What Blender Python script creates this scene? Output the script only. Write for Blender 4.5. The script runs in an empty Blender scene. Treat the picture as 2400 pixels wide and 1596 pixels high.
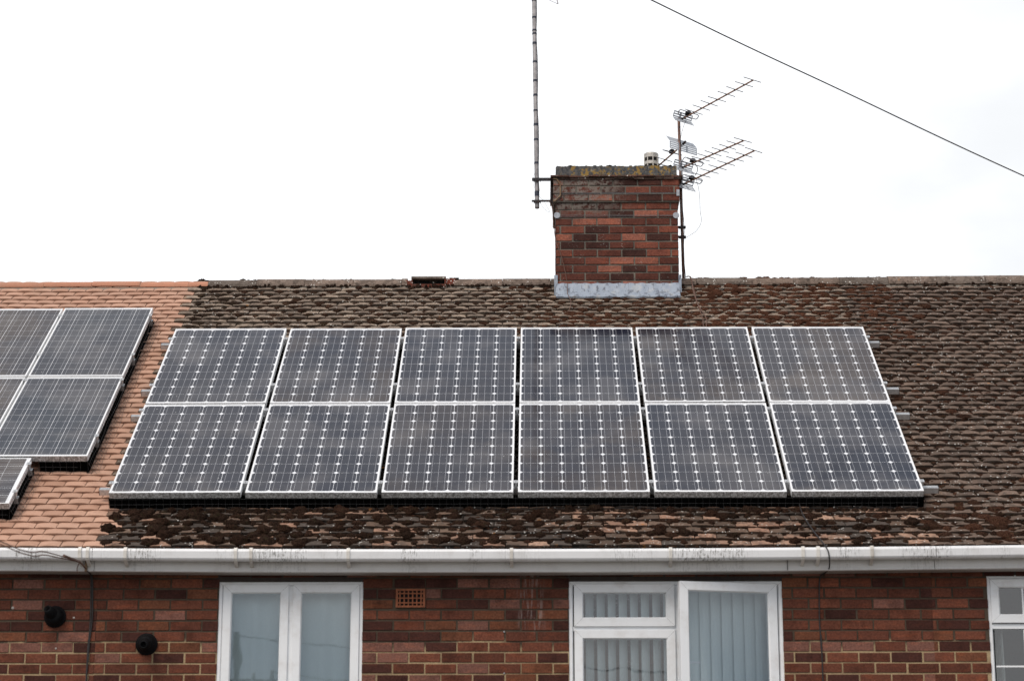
import bpy, math, random
import numpy as np
from mathutils import Vector, Matrix, noise as mnoise

random.seed(7); rng = np.random.default_rng(7)
C = bpy.data.collections.new("scene"); bpy.context.scene.collection.children.link(C)
EYE = 2.3                                   # camera height above the lawn
F = 5226.8                                  # focal length in pixels of the 2400 px wide photograph
YAW, TILT = math.radians(-0.688), math.radians(14.633)
fw = Vector((math.sin(YAW)*math.cos(TILT), math.cos(YAW)*math.cos(TILT), math.sin(TILT)))
rt = Vector((math.cos(YAW), -math.sin(YAW), 0)); up = rt.cross(fw)
EYEV = Vector((0, 0, EYE))
def ray(px, py): return fw + rt*((px-1200)/F) + up*((798-py)/F)
def at(px, py, Y):
    """measured photo point taken to the vertical plane at distance Y"""
    d = ray(px, py); return EYEV + d*(Y/d.y)
PITCH = math.radians(36.384); cp, sp = math.cos(PITCH), math.sin(PITCH)
RO = Vector((0, 16.311, 2.969+EYE))         # roof plane origin: the line under the array's lower edge
def rp(x, s, n=0.0): return Vector((x, RO.y+s*cp-n*sp, RO.z+s*sp+n*cp))
def on_roof(px, py, n=0.0):
    d = ray(px, py); N = Vector((0, -sp, cp)); t = ((RO+N*n-EYEV).dot(N))/d.dot(N)
    P = EYEV+d*t; return P.x, (P-RO).dot(Vector((0, cp, sp)))
S_EAVE, S_RIDGE = -0.60, 4.885
XL, XR, XA, XB = -3.19, 2.83, -9.2, 8.8     # party lines and terrace ends
YW = 16.03                                  # face of the front wall
YRIDGE = RO.y+S_RIDGE*cp; ZRIDGE = RO.z+S_RIDGE*sp

# ------------------------------------------------------------------ helpers
class MB:
    def __init__(s): s.v=[]; s.f=[]; s.c=[]; s.m=[]
    def quad(s, a, b, c, d, col=(1,1,1), m=0):
        i=len(s.v); s.v+= [tuple(a),tuple(b),tuple(c),tuple(d)]; s.f.append((i,i+1,i+2,i+3)); s.c.append(col); s.m.append(m)
    def hexa(s, p, col=(1,1,1), m=0, skip=()):
        """p: 8 points, bottom ring 0-3 then top ring 4-7, counter-clockwise from above"""
        i=len(s.v); s.v+=[tuple(q) for q in p]
        for k,fc in enumerate(((3,2,1,0),(4,5,6,7),(0,1,5,4),(1,2,6,5),(2,3,7,6),(3,0,4,7))):
            if k in skip: continue
            s.f.append(tuple(i+j for j in fc)); s.c.append(col); s.m.append(m)
    def box(s, lo, hi, col=(1,1,1), m=0, skip=()):
        x0,y0,z0=lo; x1,y1,z1=hi
        s.hexa([(x0,y0,z0),(x1,y0,z0),(x1,y1,z0),(x0,y1,z0),(x0,y0,z1),(x1,y0,z1),(x1,y1,z1),(x0,y1,z1)],col,m,skip)
    def rbox(s, x0, x1, s0, s1, n0, n1, col=(1,1,1), m=0):
        s.hexa([rp(x0,s0,n0),rp(x1,s0,n0),rp(x1,s1,n0),rp(x0,s1,n0),rp(x0,s0,n1),rp(x1,s0,n1),rp(x1,s1,n1),rp(x0,s1,n1)],col,m)
    def tube(s, pts, r, n=6, col=(1,1,1), m=0, cap=True):
        pts=[Vector(p) for p in pts]; rs = r if isinstance(r,(list,tuple)) else [r]*len(pts)
        base=len(s.v); prev=None
        for k,p in enumerate(pts):
            t=(pts[min(k+1,len(pts)-1)]-pts[max(k-1,0)]).normalized()
            if prev is None:
                a=t.orthogonal().normalized()
            else:
                a=(prev-t*prev.dot(t)).normalized()
            prev=a; b=t.cross(a)
            for j in range(n):
                an=2*math.pi*j/n; s.v.append(tuple(p+(a*math.cos(an)+b*math.sin(an))*rs[k]))
        for k in range(len(pts)-1):
            for j in range(n):
                q=base+k*n; s.f.append((q+j,q+(j+1)%n,q+n+(j+1)%n,q+n+j)); s.c.append(col); s.m.append(m)
        if cap:
            s.f.append(tuple(base+j for j in range(n))[::-1]); s.c.append(col); s.m.append(m)
            q=base+(len(pts)-1)*n; s.f.append(tuple(q+j for j in range(n))); s.c.append(col); s.m.append(m)
    def prof(s, prof, x0, x1, segs=1, sag=None, col=(1,1,1), m=0, closed=True):
        """extrude a (y,z) profile along x"""
        base=len(s.v); n=len(prof)
        for k in range(segs+1):
            x=x0+(x1-x0)*k/segs; dz=sag(x) if sag else 0
            for (y,z) in prof: s.v.append((x,y,z+dz))
        for k in range(segs):
            for j in range(n if closed else n-1):
                q=base+k*n; j2=(j+1)%n; s.f.append((q+j,q+j2,q+n+j2,q+n+j)); s.c.append(col); s.m.append(m)
        if closed:
            s.f.append(tuple(base+j for j in range(n))[::-1]); s.c.append(col); s.m.append(m)
            q=base+segs*n; s.f.append(tuple(q+j for j in range(n))); s.c.append(col); s.m.append(m)
    def build(s, name, mats, parent=None, smooth=False, org=None, bevel=0):
        me=bpy.data.meshes.new(name)
        org=Vector(org) if org is not None else (Vector((0,0,0)))
        base = org if parent is None else parent['_o']
        base=Vector(base)
        me.from_pydata([(v[0]-base[0],v[1]-base[1],v[2]-base[2]) for v in s.v],[],s.f)
        if not isinstance(mats,(list,tuple)): mats=[mats]
        for mm in mats: me.materials.append(mm)
        if len(mats)>1: me.polygons.foreach_set('material_index', s.m)
        at_=me.attributes.new('col','FLOAT_COLOR','FACE')
        at_.data.foreach_set('color', np.array([(c[0],c[1],c[2],1) for c in s.c],dtype=np.float32).ravel())
        if smooth: me.polygons.foreach_set('use_smooth',[True]*len(s.f))
        me.update()
        o=bpy.data.objects.new(name,me); C.objects.link(o)
        if parent is None: o.location=base
        else: o.parent=parent
        o['_o']=tuple(base)
        if bevel:
            md=o.modifiers.new('bevel','BEVEL'); md.width=bevel; md.segments=2; md.limit_method='ANGLE'; md.angle_limit=math.radians(40)
        return o
def tag(o, label=None, cat=None, group=None, kind=None):
    if label: o['label']=label
    if cat: o['category']=cat
    if group: o['group']=group
    if kind: o['kind']=kind
    return o
def empty(name, loc, label, cat, group=None):
    o=bpy.data.objects.new(name,None); C.objects.link(o); o.location=loc; o['_o']=tuple(loc); o.empty_display_size=.2
    return tag(o,label,cat,group)
def offset_copy(o, parent, delta):
    c=o.copy(); C.objects.link(c); c.parent=parent; return c

# ------------------------------------------------------------------ materials
class NT:
    def __init__(s, name):
        s.mat=bpy.data.materials.new(name); s.mat.use_nodes=True; s.t=s.mat.node_tree; s.n=s.t.nodes
        s.b=s.n['Principled BSDF']; s.out=s.n['Material Output']
    def node(s, ty, **k):
        nd=s.n.new(ty)
        for a,v in k.items(): setattr(nd,a,v)
        return nd
    def lk(s,a,b): s.t.links.new(a,b)
    def val(s, sock, v):
        if hasattr(v,'is_output') or isinstance(v,bpy.types.NodeSocket): s.lk(v,sock)
        else: sock.default_value=v
    def math(s, op, a, b=None, c=None, clamp=False):
        nd=s.node('ShaderNodeMath',operation=op,use_clamp=clamp); s.val(nd.inputs[0],a)
        if b is not None: s.val(nd.inputs[1],b)
        if c is not None: s.val(nd.inputs[2],c)
        return nd.outputs[0]
    def mix(s, fac, a, b, mode='MIX'):
        nd=s.node('ShaderNodeMix',data_type='RGBA',blend_type=mode); s.val(nd.inputs[0],fac)
        for i,v in ((6,a),(7,b)):
            if isinstance(v,tuple) and len(v)==3: v=(*v,1)
            s.val(nd.inputs[i],v)
        return nd.outputs[2]
    def noise(s, vec, scale, detail=4, rough=.55):
        nd=s.node('ShaderNodeTexNoise'); s.val(nd.inputs['Scale'],scale); nd.inputs['Detail'].default_value=detail
        nd.inputs['Roughness'].default_value=rough
        if vec is not None: s.lk(vec,nd.inputs['Vector'])
        return nd.outputs['Fac']
    def voro(s, vec, scale, out='Distance', rand=1):
        nd=s.node('ShaderNodeTexVoronoi'); nd.inputs['Scale'].default_value=scale; nd.inputs['Randomness'].default_value=rand
        if vec is not None: s.lk(vec,nd.inputs['Vector'])
        return nd.outputs[out]
    def ramp(s, v, lo, hi, a=0., b=1., smooth=True):
        nd=s.node('ShaderNodeMapRange'); nd.interpolation_type='SMOOTHSTEP' if smooth else 'LINEAR'
        s.val(nd.inputs[0],v); s.val(nd.inputs[1],lo); s.val(nd.inputs[2],hi); nd.inputs[3].default_value=a; nd.inputs[4].default_value=b
        return nd.outputs[0]
    def pos(s, scale=None, obj=False):
        if obj: v=s.node('ShaderNodeTexCoord').outputs['Object']
        else: v=s.node('ShaderNodeNewGeometry').outputs['Position']
        if scale:
            m=s.node('ShaderNodeVectorMath',operation='MULTIPLY'); s.lk(v,m.inputs[0]); m.inputs[1].default_value=scale; v=m.outputs[0]
        return v
    def attr(s, name='col'):
        return s.node('ShaderNodeAttribute',attribute_name=name).outputs['Color']
    def bump(s, h, dist=.002, strength=1.):
        b=s.node('ShaderNodeBump'); b.inputs['Distance'].default_value=dist; b.inputs['Strength'].default_value=strength
        s.lk(h,b.inputs['Height']); s.lk(b.outputs[0],s.b.inputs['Normal']); return b
    def set(s, col=None, rough=None, metal=None, spec=None):
        if col is not None:
            if isinstance(col,tuple): col=(*col[:3],1)
            s.val(s.b.inputs['Base Color'],col)
        if rough is not None: s.val(s.b.inputs['Roughness'],rough)
        if metal is not None: s.val(s.b.inputs['Metallic'],metal)
        if spec is not None: s.val(s.b.inputs['Specular IOR Level'],spec)
        return s.mat

def m_plain(name, col, rough=.6, metal=0., spec=.5, var=.25, scale=30, dirt=None):
    t=NT(name); p=t.pos(obj=False); n=t.noise(p,scale,5)
    d=tuple(c*(1-var) for c in col) if dirt is None else dirt
    c=t.mix(t.ramp(n,.35,.65),col,d)
    return t.set(c,rough,metal,spec)

def m_tile(name, old):
    t=NT(name); p=t.pos(); c=t.attr()
    n1=t.noise(p,9,6,.65); n2=t.noise(p,60,5,.7); n3=t.noise(p,2.2,3)
    c=t.mix(t.ramp(n2,.3,.7,0,.55 if old else .2),c,t.mix(1.,c,(.45,.43,.42) if old else (.72,.66,.62),'MULTIPLY'))
    if old:
        c=t.mix(t.ramp(n1,.46,.60,0,.62),c,(.085,.066,.053)); c=t.mix(t.ramp(t.noise(p,21,5,.7),.52,.64,0,.7),c,(.05,.038,.031))          # algae crust
        v=t.voro(p,38); sel=t.ramp(t.noise(p,13,2),.5,.62)
        spot=t.math('MULTIPLY',t.ramp(v,.18,.28,1,0),sel)
        c=t.mix(t.math('MULTIPLY',spot,.95),c,(.72,.70,.65))         # lichen rings
        v2=t.voro(p,9); c=t.mix(t.math('MULTIPLY',t.ramp(v2,.10,.15,1,0),t.ramp(t.noise(p,1.7,2),.58,.66)),c,(.42,.17,.03))
        t.bump(t.math('ADD',n2,t.math('MULTIPLY',n1,1.5)),.006)
        return t.set(c,.95,0,.2)
    c=t.mix(t.ramp(n1,.46,.7,0,.4),c,(.30,.165,.11)); c=t.mix(t.ramp(n3,.5,.7,0,.25),c,(.36,.25,.19))
    t.bump(n2,.0015)
    return t.set(c,.85,0,.25)
def m_brick(name='brick', soot=0.):
    t=NT(name); p=t.pos(); c=t.attr()
    n2=t.noise(p,70,5,.7); n1=t.noise(p,7,5,.6)
    c=t.mix(t.ramp(n2,.3,.7,0,.75),c,t.mix(1.,c,(.42,.38,.38),'MULTIPLY'))
    n4=t.noise(t.pos((.35,.35,1)),26,5,.7); c=t.mix(t.ramp(n4,.48,.66,0,.6),c,t.mix(1.,c,(1.5,1.25,1.05),'MULTIPLY'))
    c=t.mix(t.ramp(n1,.48,.68,0,.6),c,t.mix(1.,c,(.5,.46,.44),'MULTIPLY'))
    if soot:
        v=t.voro(p,60); c=t.mix(t.math('MULTIPLY',t.ramp(v,.1,.2,1,0),t.ramp(t.noise(p,6,2),.55,.65)),c,(.45,.43,.40))
        z=t.node('ShaderNodeSeparateXYZ'); t.lk(p,z.inputs[0])
        zz=t.ramp(t.math('ADD',z.outputs['Z'],t.math('MULTIPLY',n1,.25)),EYE+6.50,EYE+6.66)   # lichen crust on the oversailing courses
        xx=t.ramp(t.math('ADD',z.outputs['X'],t.math('MULTIPLY',n1,.6)),.75,1.25,1,0)
        k=t.math('MULTIPLY',t.math('MULTIPLY',zz,xx),t.ramp(t.noise(p,24,6,.75),.42,.54))
        c=t.mix(t.math('MULTIPLY',k,.85),c,(.22,.19,.165))
    else:
        wt=t.pos((1,1,.12)); w=t.noise(wt,55,4,.7)
        z=t.node('ShaderNodeSeparateXYZ'); t.lk(p,z.inputs[0])       # lime wash runs below the eave
        bx=t.math('MULTIPLY',t.ramp(t.math('ABSOLUTE',t.math('SUBTRACT',z.outputs['X'],-.055)),.05,.12,1,0),t.ramp(z.outputs['Z'],EYE+1.98,EYE+2.1))
        c=t.mix(t.math('MULTIPLY',bx,t.ramp(w,.46,.70,0,.40)),c,(.42,.37,.35))
    t.bump(n2,.003)
    return t.set(c,.9,0,.2)
def m_mortar(name, a, b, old=None):
    t=NT(name); p=t.pos(); n=t.noise(p,5,5,.6)
    if old:                                   # lower courses get sandy mortar colour, the top ones a darker brown
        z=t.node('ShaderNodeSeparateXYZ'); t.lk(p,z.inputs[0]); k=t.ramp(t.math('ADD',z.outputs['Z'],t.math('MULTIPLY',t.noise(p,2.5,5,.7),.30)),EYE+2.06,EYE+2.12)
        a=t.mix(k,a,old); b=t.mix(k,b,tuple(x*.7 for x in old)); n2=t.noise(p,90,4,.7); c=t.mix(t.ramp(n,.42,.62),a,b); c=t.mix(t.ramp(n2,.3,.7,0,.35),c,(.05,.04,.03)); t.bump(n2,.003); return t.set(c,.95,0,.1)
    n2=t.noise(p,90,4,.7)
    c=t.mix(t.ramp(n,.42,.62),a,b); c=t.mix(t.ramp(n2,.3,.7,0,.4),c,tuple(x*.5 for x in a))
    t.bump(n2,.003); return t.set(c,.95,0,.1)
def m_pvc(name, stain=0., tint=(.70,.71,.72), grime=(.34,.30,.26), gk=.35):
    t=NT(name); p=t.pos(); 
    n=t.noise(p,6,6,.65); c=t.mix(t.ramp(n,.45,.8,0,gk),tint,grime)
    if stain:
        q=t.pos((1,.4,.10)); w=t.noise(q,95,4,.75); seg=t.noise(t.pos((1,0,0)),1.3,3,.6)
        fine=t.noise(p,45,4,.7)
        k=t.math('MULTIPLY',t.math('MULTIPLY',t.ramp(w,.45,.62),t.ramp(seg,.47,.58)),t.ramp(fine,.35,.6))
        c=t.mix(t.math('MULTIPLY',k,stain),c,(.10,.09,.075))
    t.bump(t.noise(p,40,3),.0004)
    return t.set(c,.42,0,.4)
def m_cells(name, nx, ny, W, H, mx, my, bars, chamfer, tint):
    """solar cells: object x across, object y up the slope, origin at the panel's lower left corner"""
    t=NT(name); v=t.pos(obj=True); sx=t.node('ShaderNodeSeparateXYZ'); t.lk(v,sx.inputs[0])
    cw=(W-2*mx)/nx; ch=(H-2*my)/ny
    u=t.math('DIVIDE',t.math('SUBTRACT',sx.outputs['X'],mx),cw); w=t.math('DIVIDE',t.math('SUBTRACT',sx.outputs['Y'],my),ch)
    fu=t.math('FRACT',u); fv=t.math('FRACT',w)
    du=t.math('MULTIPLY',t.math('SUBTRACT',.5,t.math('ABSOLUTE',t.math('SUBTRACT',fu,.5))),cw)   # metres to cell edge
    dv=t.math('MULTIPLY',t.math('SUBTRACT',.5,t.math('ABSOLUTE',t.math('SUBTRACT',fv,.5))),ch)
    gap=t.math('MAXIMUM',t.math('LESS_THAN',du,.0014),t.math('LESS_THAN',dv,.0008))
    if chamfer: gap=t.math('MAXIMUM',gap,t.math('LESS_THAN',t.math('ADD',du,dv),chamfer))
    inside=t.math('MULTIPLY',t.math('MULTIPLY',t.math('GREATER_THAN',u,0),t.math('LESS_THAN',u,nx)),t.math('MULTIPLY',t.math('GREATER_THAN',w,0),t.math('LESS_THAN',w,ny)))
    gap=t.math('MAXIMUM',gap,t.math('SUBTRACT',1,inside))
    bar=None
    for b in bars:
        k=t.math('LESS_THAN',t.math('ABSOLUTE',t.math('SUBTRACT',fu,b)),.0010/cw)
        bar=k if bar is None else t.math('MAXIMUM',bar,k)
    oi=t.node('ShaderNodeObjectInfo').outputs['Random']
    fl=t.node('ShaderNodeVectorMath',operation='FLOOR'); cc=t.node('ShaderNodeCombineXYZ'); t.lk(u,cc.inputs[0]); t.lk(w,cc.inputs[1]); t.lk(t.math('MULTIPLY',oi,50),cc.inputs[2])
    t.lk(cc.outputs[0],fl.inputs[0]); wn=t.node('ShaderNodeTexWhiteNoise'); t.lk(fl.outputs[0],wn.inputs[0])
    base=t.mix(wn.outputs['Value'],tint,tuple(x*1.25 for x in tint))
    base=t.mix(t.ramp(oi,.25,.75),base,(.050,.037,.032))
    n=t.noise(t.pos(),1.1,4,.55)
    base=t.mix(t.ramp(n,.40,.60,0,.8),base,(.016,.018,.030)); film=t.noise(t.pos((1,1,1)),1.9,3,.5); base=t.mix(t.ramp(film,.45,.68,0,.16),base,(.30,.28,.27))
    c=t.mix(bar,base,(.40,.41,.44)); c=t.mix(gap,c,(.80,.82,.85))
    # dust film and drop marks, gathering along the lower frame
    dust=t.noise(t.pos(),5,6,.65); low=t.ramp(sx.outputs['Y'],.0,.12,1,0)
    c=t.mix(t.math('ADD',t.ramp(dust,.45,.75,.0,.10),t.math('MULTIPLY',low,t.ramp(dust,.4,.6,0,.2))),c,(.30,.27,.24))
    vz=t.voro(t.pos(),11); c=t.mix(t.math('MULTIPLY',t.ramp(vz,.035,.05,1,0),t.ramp(t.noise(t.pos(),3,2),.5,.6)),c,(.6,.6,.58))
    fine=t.math('ADD',t.noise(t.pos(),2.2,3),t.math('MULTIPLY',t.noise(t.pos(),300,2),.02))
    t.bump(fine,.004,.35)
    return t.set(c,t.ramp(dust,.3,.7,.05,.12),0,.36)
def m_metal(name, col, rough=.45, metal=1., rust=0., rc=(.16,.06,.025), sc=40):
    t=NT(name); p=t.pos(); n=t.noise(p,sc,5,.65)
    c=t.mix(t.ramp(n,.35,.7,0,.45),col,tuple(x*.5 for x in col))
    if rust: c=t.mix(t.math('MULTIPLY',t.ramp(t.noise(p,18,5,.7),.45,.6),rust),c,rc)
    return t.set(c,t.ramp(n,.3,.7,rough-.1,rough+.15),metal,.5)
def m_frame():
    t=NT('panel_frame'); p=t.pos(); g=t.node('ShaderNodeNewGeometry'); n=t.noise(p,14,6,.7); n2=t.noise(t.pos((1,1,1)),60,5,.75)
    c=t.mix(t.ramp(n,.4,.7,0,.3),(.86,.87,.88),(.60,.60,.58))
    # algae on the edge that faces down the slope
    dt=t.node('ShaderNodeVectorMath',operation='DOT_PRODUCT'); t.lk(g.outputs['True Normal'],dt.inputs[0]); dt.inputs[1].default_value=(0,-cp,-sp)
    k=t.math('MULTIPLY',t.ramp(dt.outputs['Value'],.8,.95),t.ramp(n2,.40,.58,.30,.85))
    c=t.mix(k,c,(.12,.11,.10))
    return t.set(c,.42,0,.5)
def m_lead():
    t=NT('lead'); p=t.pos((1,1,.22)); n=t.noise(p,30,5,.7); q=t.pos(); m=t.noise(q,10,4)
    c=t.mix(t.ramp(n,.52,.62,0,.8),(.32,.37,.44),(.10,.11,.14)); c=t.mix(t.ramp(m,.5,.7,0,.5),c,(.52,.52,.50))
    t.bump(m,.006); return t.set(c,.6,.1,.4)
def m_coping():
    t=NT('coping'); p=t.pos(); n=t.noise(p,40,5,.7); c=t.mix(t.ramp(n,.35,.65),(.055,.06,.068),(.13,.125,.12))
    k=t.math('MULTIPLY',t.ramp(t.noise(p,21,6,.75),.51,.56),t.ramp(t.noise(p,3.3,2),.36,.5)); c=t.mix(t.math('MULTIPLY',k,.85),c,(.34,.21,.055))
    w=t.ramp(t.noise(p,28,5,.75),.58,.64); c=t.mix(t.math('MULTIPLY',w,.6),c,(.33,.32,.29))
    t.bump(n,.006); return t.set(c,.95,0,.2)
def m_moss():
    t=NT('moss'); p=t.pos(); c=t.attr(); n=t.noise(p,130,4,.75); n2=t.noise(p,25,3)
    c=t.mix(t.ramp(n,.35,.7),t.mix(1.,c,(.30,.28,.28),'MULTIPLY'),t.mix(1.,c,(1.9,1.7,1.55),'MULTIPLY')); c=t.mix(t.ramp(n2,.55,.75,0,.3),c,(.07,.07,.035))
    t.bump(n,.02); return t.set(c,1.,0,.02)
def m_glass():
    t=NT('window_glass'); t.n.remove(t.b)
    tr=t.node('ShaderNodeBsdfTransparent'); tr.inputs[0].default_value=(.90,.95,.97,1); gl=t.node('ShaderNodeBsdfGlossy'); gl.inputs['Roughness'].default_value=.0
    gl.inputs[0].default_value=(.95,.97,1,1)
    fr=t.node('ShaderNodeFresnel'); fr.inputs[0].default_value=1.5; b=t.node('ShaderNodeBump'); b.inputs['Distance'].default_value=.004; b.inputs['Strength'].default_value=.10
    t.lk(t.noise(t.pos(),2.5,2),b.inputs['Height']); t.lk(b.outputs[0],gl.inputs['Normal'])
    f=t.math('MULTIPLY',fr.outputs[0],3.2,clamp=True); mx=t.node('ShaderNodeMixShader'); t.lk(f,mx.inputs[0]); t.lk(tr.outputs[0],mx.inputs[1]); t.lk(gl.outputs[0],mx.inputs[2]); t.lk(mx.outputs[0],t.out.inputs[0])
    return t.mat
def m_fabric(name, col):
    t=NT(name); n=t.noise(t.pos((1,1,.3)),200,3); c=t.mix(t.ramp(n,.3,.7,0,.2),col,tuple(x*.8 for x in col)); return t.set(c,.95,0,.1)
def m_ground():
    t=NT('yard_ground'); p=t.pos(); n=t.noise(p,3,8,.7); c=t.mix(t.ramp(n,.3,.7),(.13,.125,.11),(.19,.18,.165)); t.bump(n,.01); return t.set(c,1,0,.1)

M=dict(tile_old=m_tile('weathered_tile',True), tile_new=m_tile('terracotta_tile',False), brick=m_brick(), brickc=m_brick('chimney_brick',1),
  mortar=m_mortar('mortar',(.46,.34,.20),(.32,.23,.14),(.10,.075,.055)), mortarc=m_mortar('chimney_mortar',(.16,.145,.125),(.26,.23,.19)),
  pvc=m_pvc('pvc',.5,(.74,.71,.66),(.25,.20,.15),.8), gutter=m_pvc('gutter_pvc',.9,(.82,.825,.835),(.45,.42,.39)), fascia=m_pvc('fascia_pvc',.35,(.64,.625,.605),(.42,.38,.35)),
  soffit=m_pvc('soffit_pvc',0,(.42,.38,.35),(.2,.17,.15)), winpvc=m_pvc('window_pvc',0,(.84,.86,.88),(.46,.40,.35),.40),
  frame=m_frame(), lead=m_lead(), coping=m_coping(), moss=m_moss(), glass=m_glass(),
  blind=m_fabric('blind_fabric',(.76,.84,.84)), curtain=m_fabric('curtain_fabric',(.62,.66,.62)), dark=m_plain('interior',(.025,.045,.055),.9),
  rail=m_metal('rail_aluminium',(.62,.63,.64),.4,.6), galv=m_metal('galvanised',(.50,.50,.52),.45,.5,.25), boom=m_metal('boom_metal',(.42,.25,.17),.4,.5,.3,(.30,.14,.08)),
  alu=m_metal('thin_aluminium',(.22,.22,.24),.4,.3), refl=m_metal('reflector_metal',(.62,.66,.71),.4,.1), mast=m_metal('mast_metal',(.20,.13,.11),.5,.4,.5,(.26,.12,.07)),
  iron=m_metal('bracket_iron',(.022,.022,.026),.6,.2,.35,(.08,.03,.015)), black=m_plain('black_plastic',(.005,.005,.006),.7,spec=.15,var=.4),
  cable=m_plain('cable_sheath',(.028,.024,.024),.6), cableb=m_plain('brown_cable',(.16,.085,.06),.6), wire=m_metal('thin_wire',(.16,.17,.18),.5,.4),
  tube=m_plain('mast_tube',(.36,.345,.35),.5,var=.35,scale=25), tape=m_plain('tape',(.02,.026,.05),.4), cowl=m_metal('cowl_metal',(.60,.57,.52),.4,.3),
  air=m_plain('air_brick',(.30,.095,.04),.8,var=.3), under=m_plain('underlay',(.012,.011,.011),.95), bolt=m_plain('patina',(.45,.48,.53),.6),
  ironrust=m_metal('corner_iron',(.20,.12,.07),.6,.2,.6,(.28,.20,.11)),
  shade_strip=m_plain('window_head_shade',(.045,.034,.03),.8), meshwire=m_plain('mesh_wire',(.045,.045,.047),.6), gapshade=m_plain('painted_gap_shade',(.004,.004,.004),1.,spec=0), wood=m_plain('pole_wood',(.12,.085,.06),.9), ground=m_ground(), path=m_plain('concrete',(.16,.155,.145),.9), porc=m_plain('porcelain',(.35,.3,.27),.3))

# ------------------------------------------------------------------ setting
g=MB(); g.quad((-400,-400,0),(400,-400,0),(400,400,0),(-400,400,0)); tag(g.build('ground',M['ground']),'worn grey yard round the terrace','ground',kind='structure')
g=MB(); g.quad((XA,13.6,.004),(XB,13.6,.004),(XB,YW,.004),(XA,YW,.004)); tag(g.build('path',M['path']),'grey concrete path along the foot of the terrace','path',kind='structure')

def sag(x):
    q=max(-1,min(1,x/3.75)); base=-.021*(1-q*q)
    return base + (-.004 if x<0 else .004)*abs(q)
def vec_noise(x,y): return mnoise.noise(Vector((x,y,3.1)))
def wobble(x, s):                       # old rafters: the roof plane waves a little
    return .012*vec_noise(x*.8,s*.7)+ (.012*math.exp(-((x-XR)/.35)**2) if s>2.5 else 0)

# ------------------------------------------------------------------ houses
H={}
H['l']=empty('terraced_house',(-6.2,YW,0),'end part of the brick terrace under the smooth new terracotta tiled roof','house','houses of the terrace')
H['m']=empty('terraced_house',(0,YW,0),'middle terraced brick house under mossy tiles with the chimney and twelve panels','house','houses of the terrace')
H['r']=empty('terraced_house',(6,YW,0),'brick terraced house at the right under even brown tiles with no panels','house','houses of the terrace')
spans={'l':(XA,XL),'m':(XL,XR),'r':(XR,XB)}
def lerp(a,b,t): return tuple(a[i]+(b[i]-a[i])*t for i in range(3))
def jit(c,v): 
    k=1+random.uniform(-v,v); return tuple(max(0,x*k) for x in c)
TW,TG=.160,.1005
nrow=int((S_RIDGE-.02-S_EAVE)/TG)+1
joints={}
def house_of(x): return 'l' if x<XL+.02 else ('m' if x<XR else 'r')
def tile_colour(h,x,s):
    if h=='l':
        return jit(lerp((.53,.325,.235),(.46,.265,.185),random.random()**1.3),.09)
    nn=vec_noise(x*.9+5,s*1.4)
    if h=='m':
        if s<.15:
            k=random.random()+nn*.5+ .12*vec_noise(x*3,9)
            if k>.74: return jit(lerp((.34,.195,.135),(.46,.29,.205),random.random()),.15)
            if k>.34: return jit((.165,.11,.08),.3)
            return jit((.085,.068,.058),.3)
        return jit(lerp((.23,.172,.132),(.37,.29,.225),random.random()),.22)
    return jit(lerp((.135,.094,.073),(.24,.170,.131),random.random()*.7+.3*nn),.22)
def shaded(x,s):
    if -3.05<x<2.72 and .04<s<3.15: return True
    if x<-3.50 and .62<s<3.7: return True
    if x<-3.92 and -.2<s<.7: return True
    return False
tiles={k:MB() for k in 'lmr'}
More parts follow.
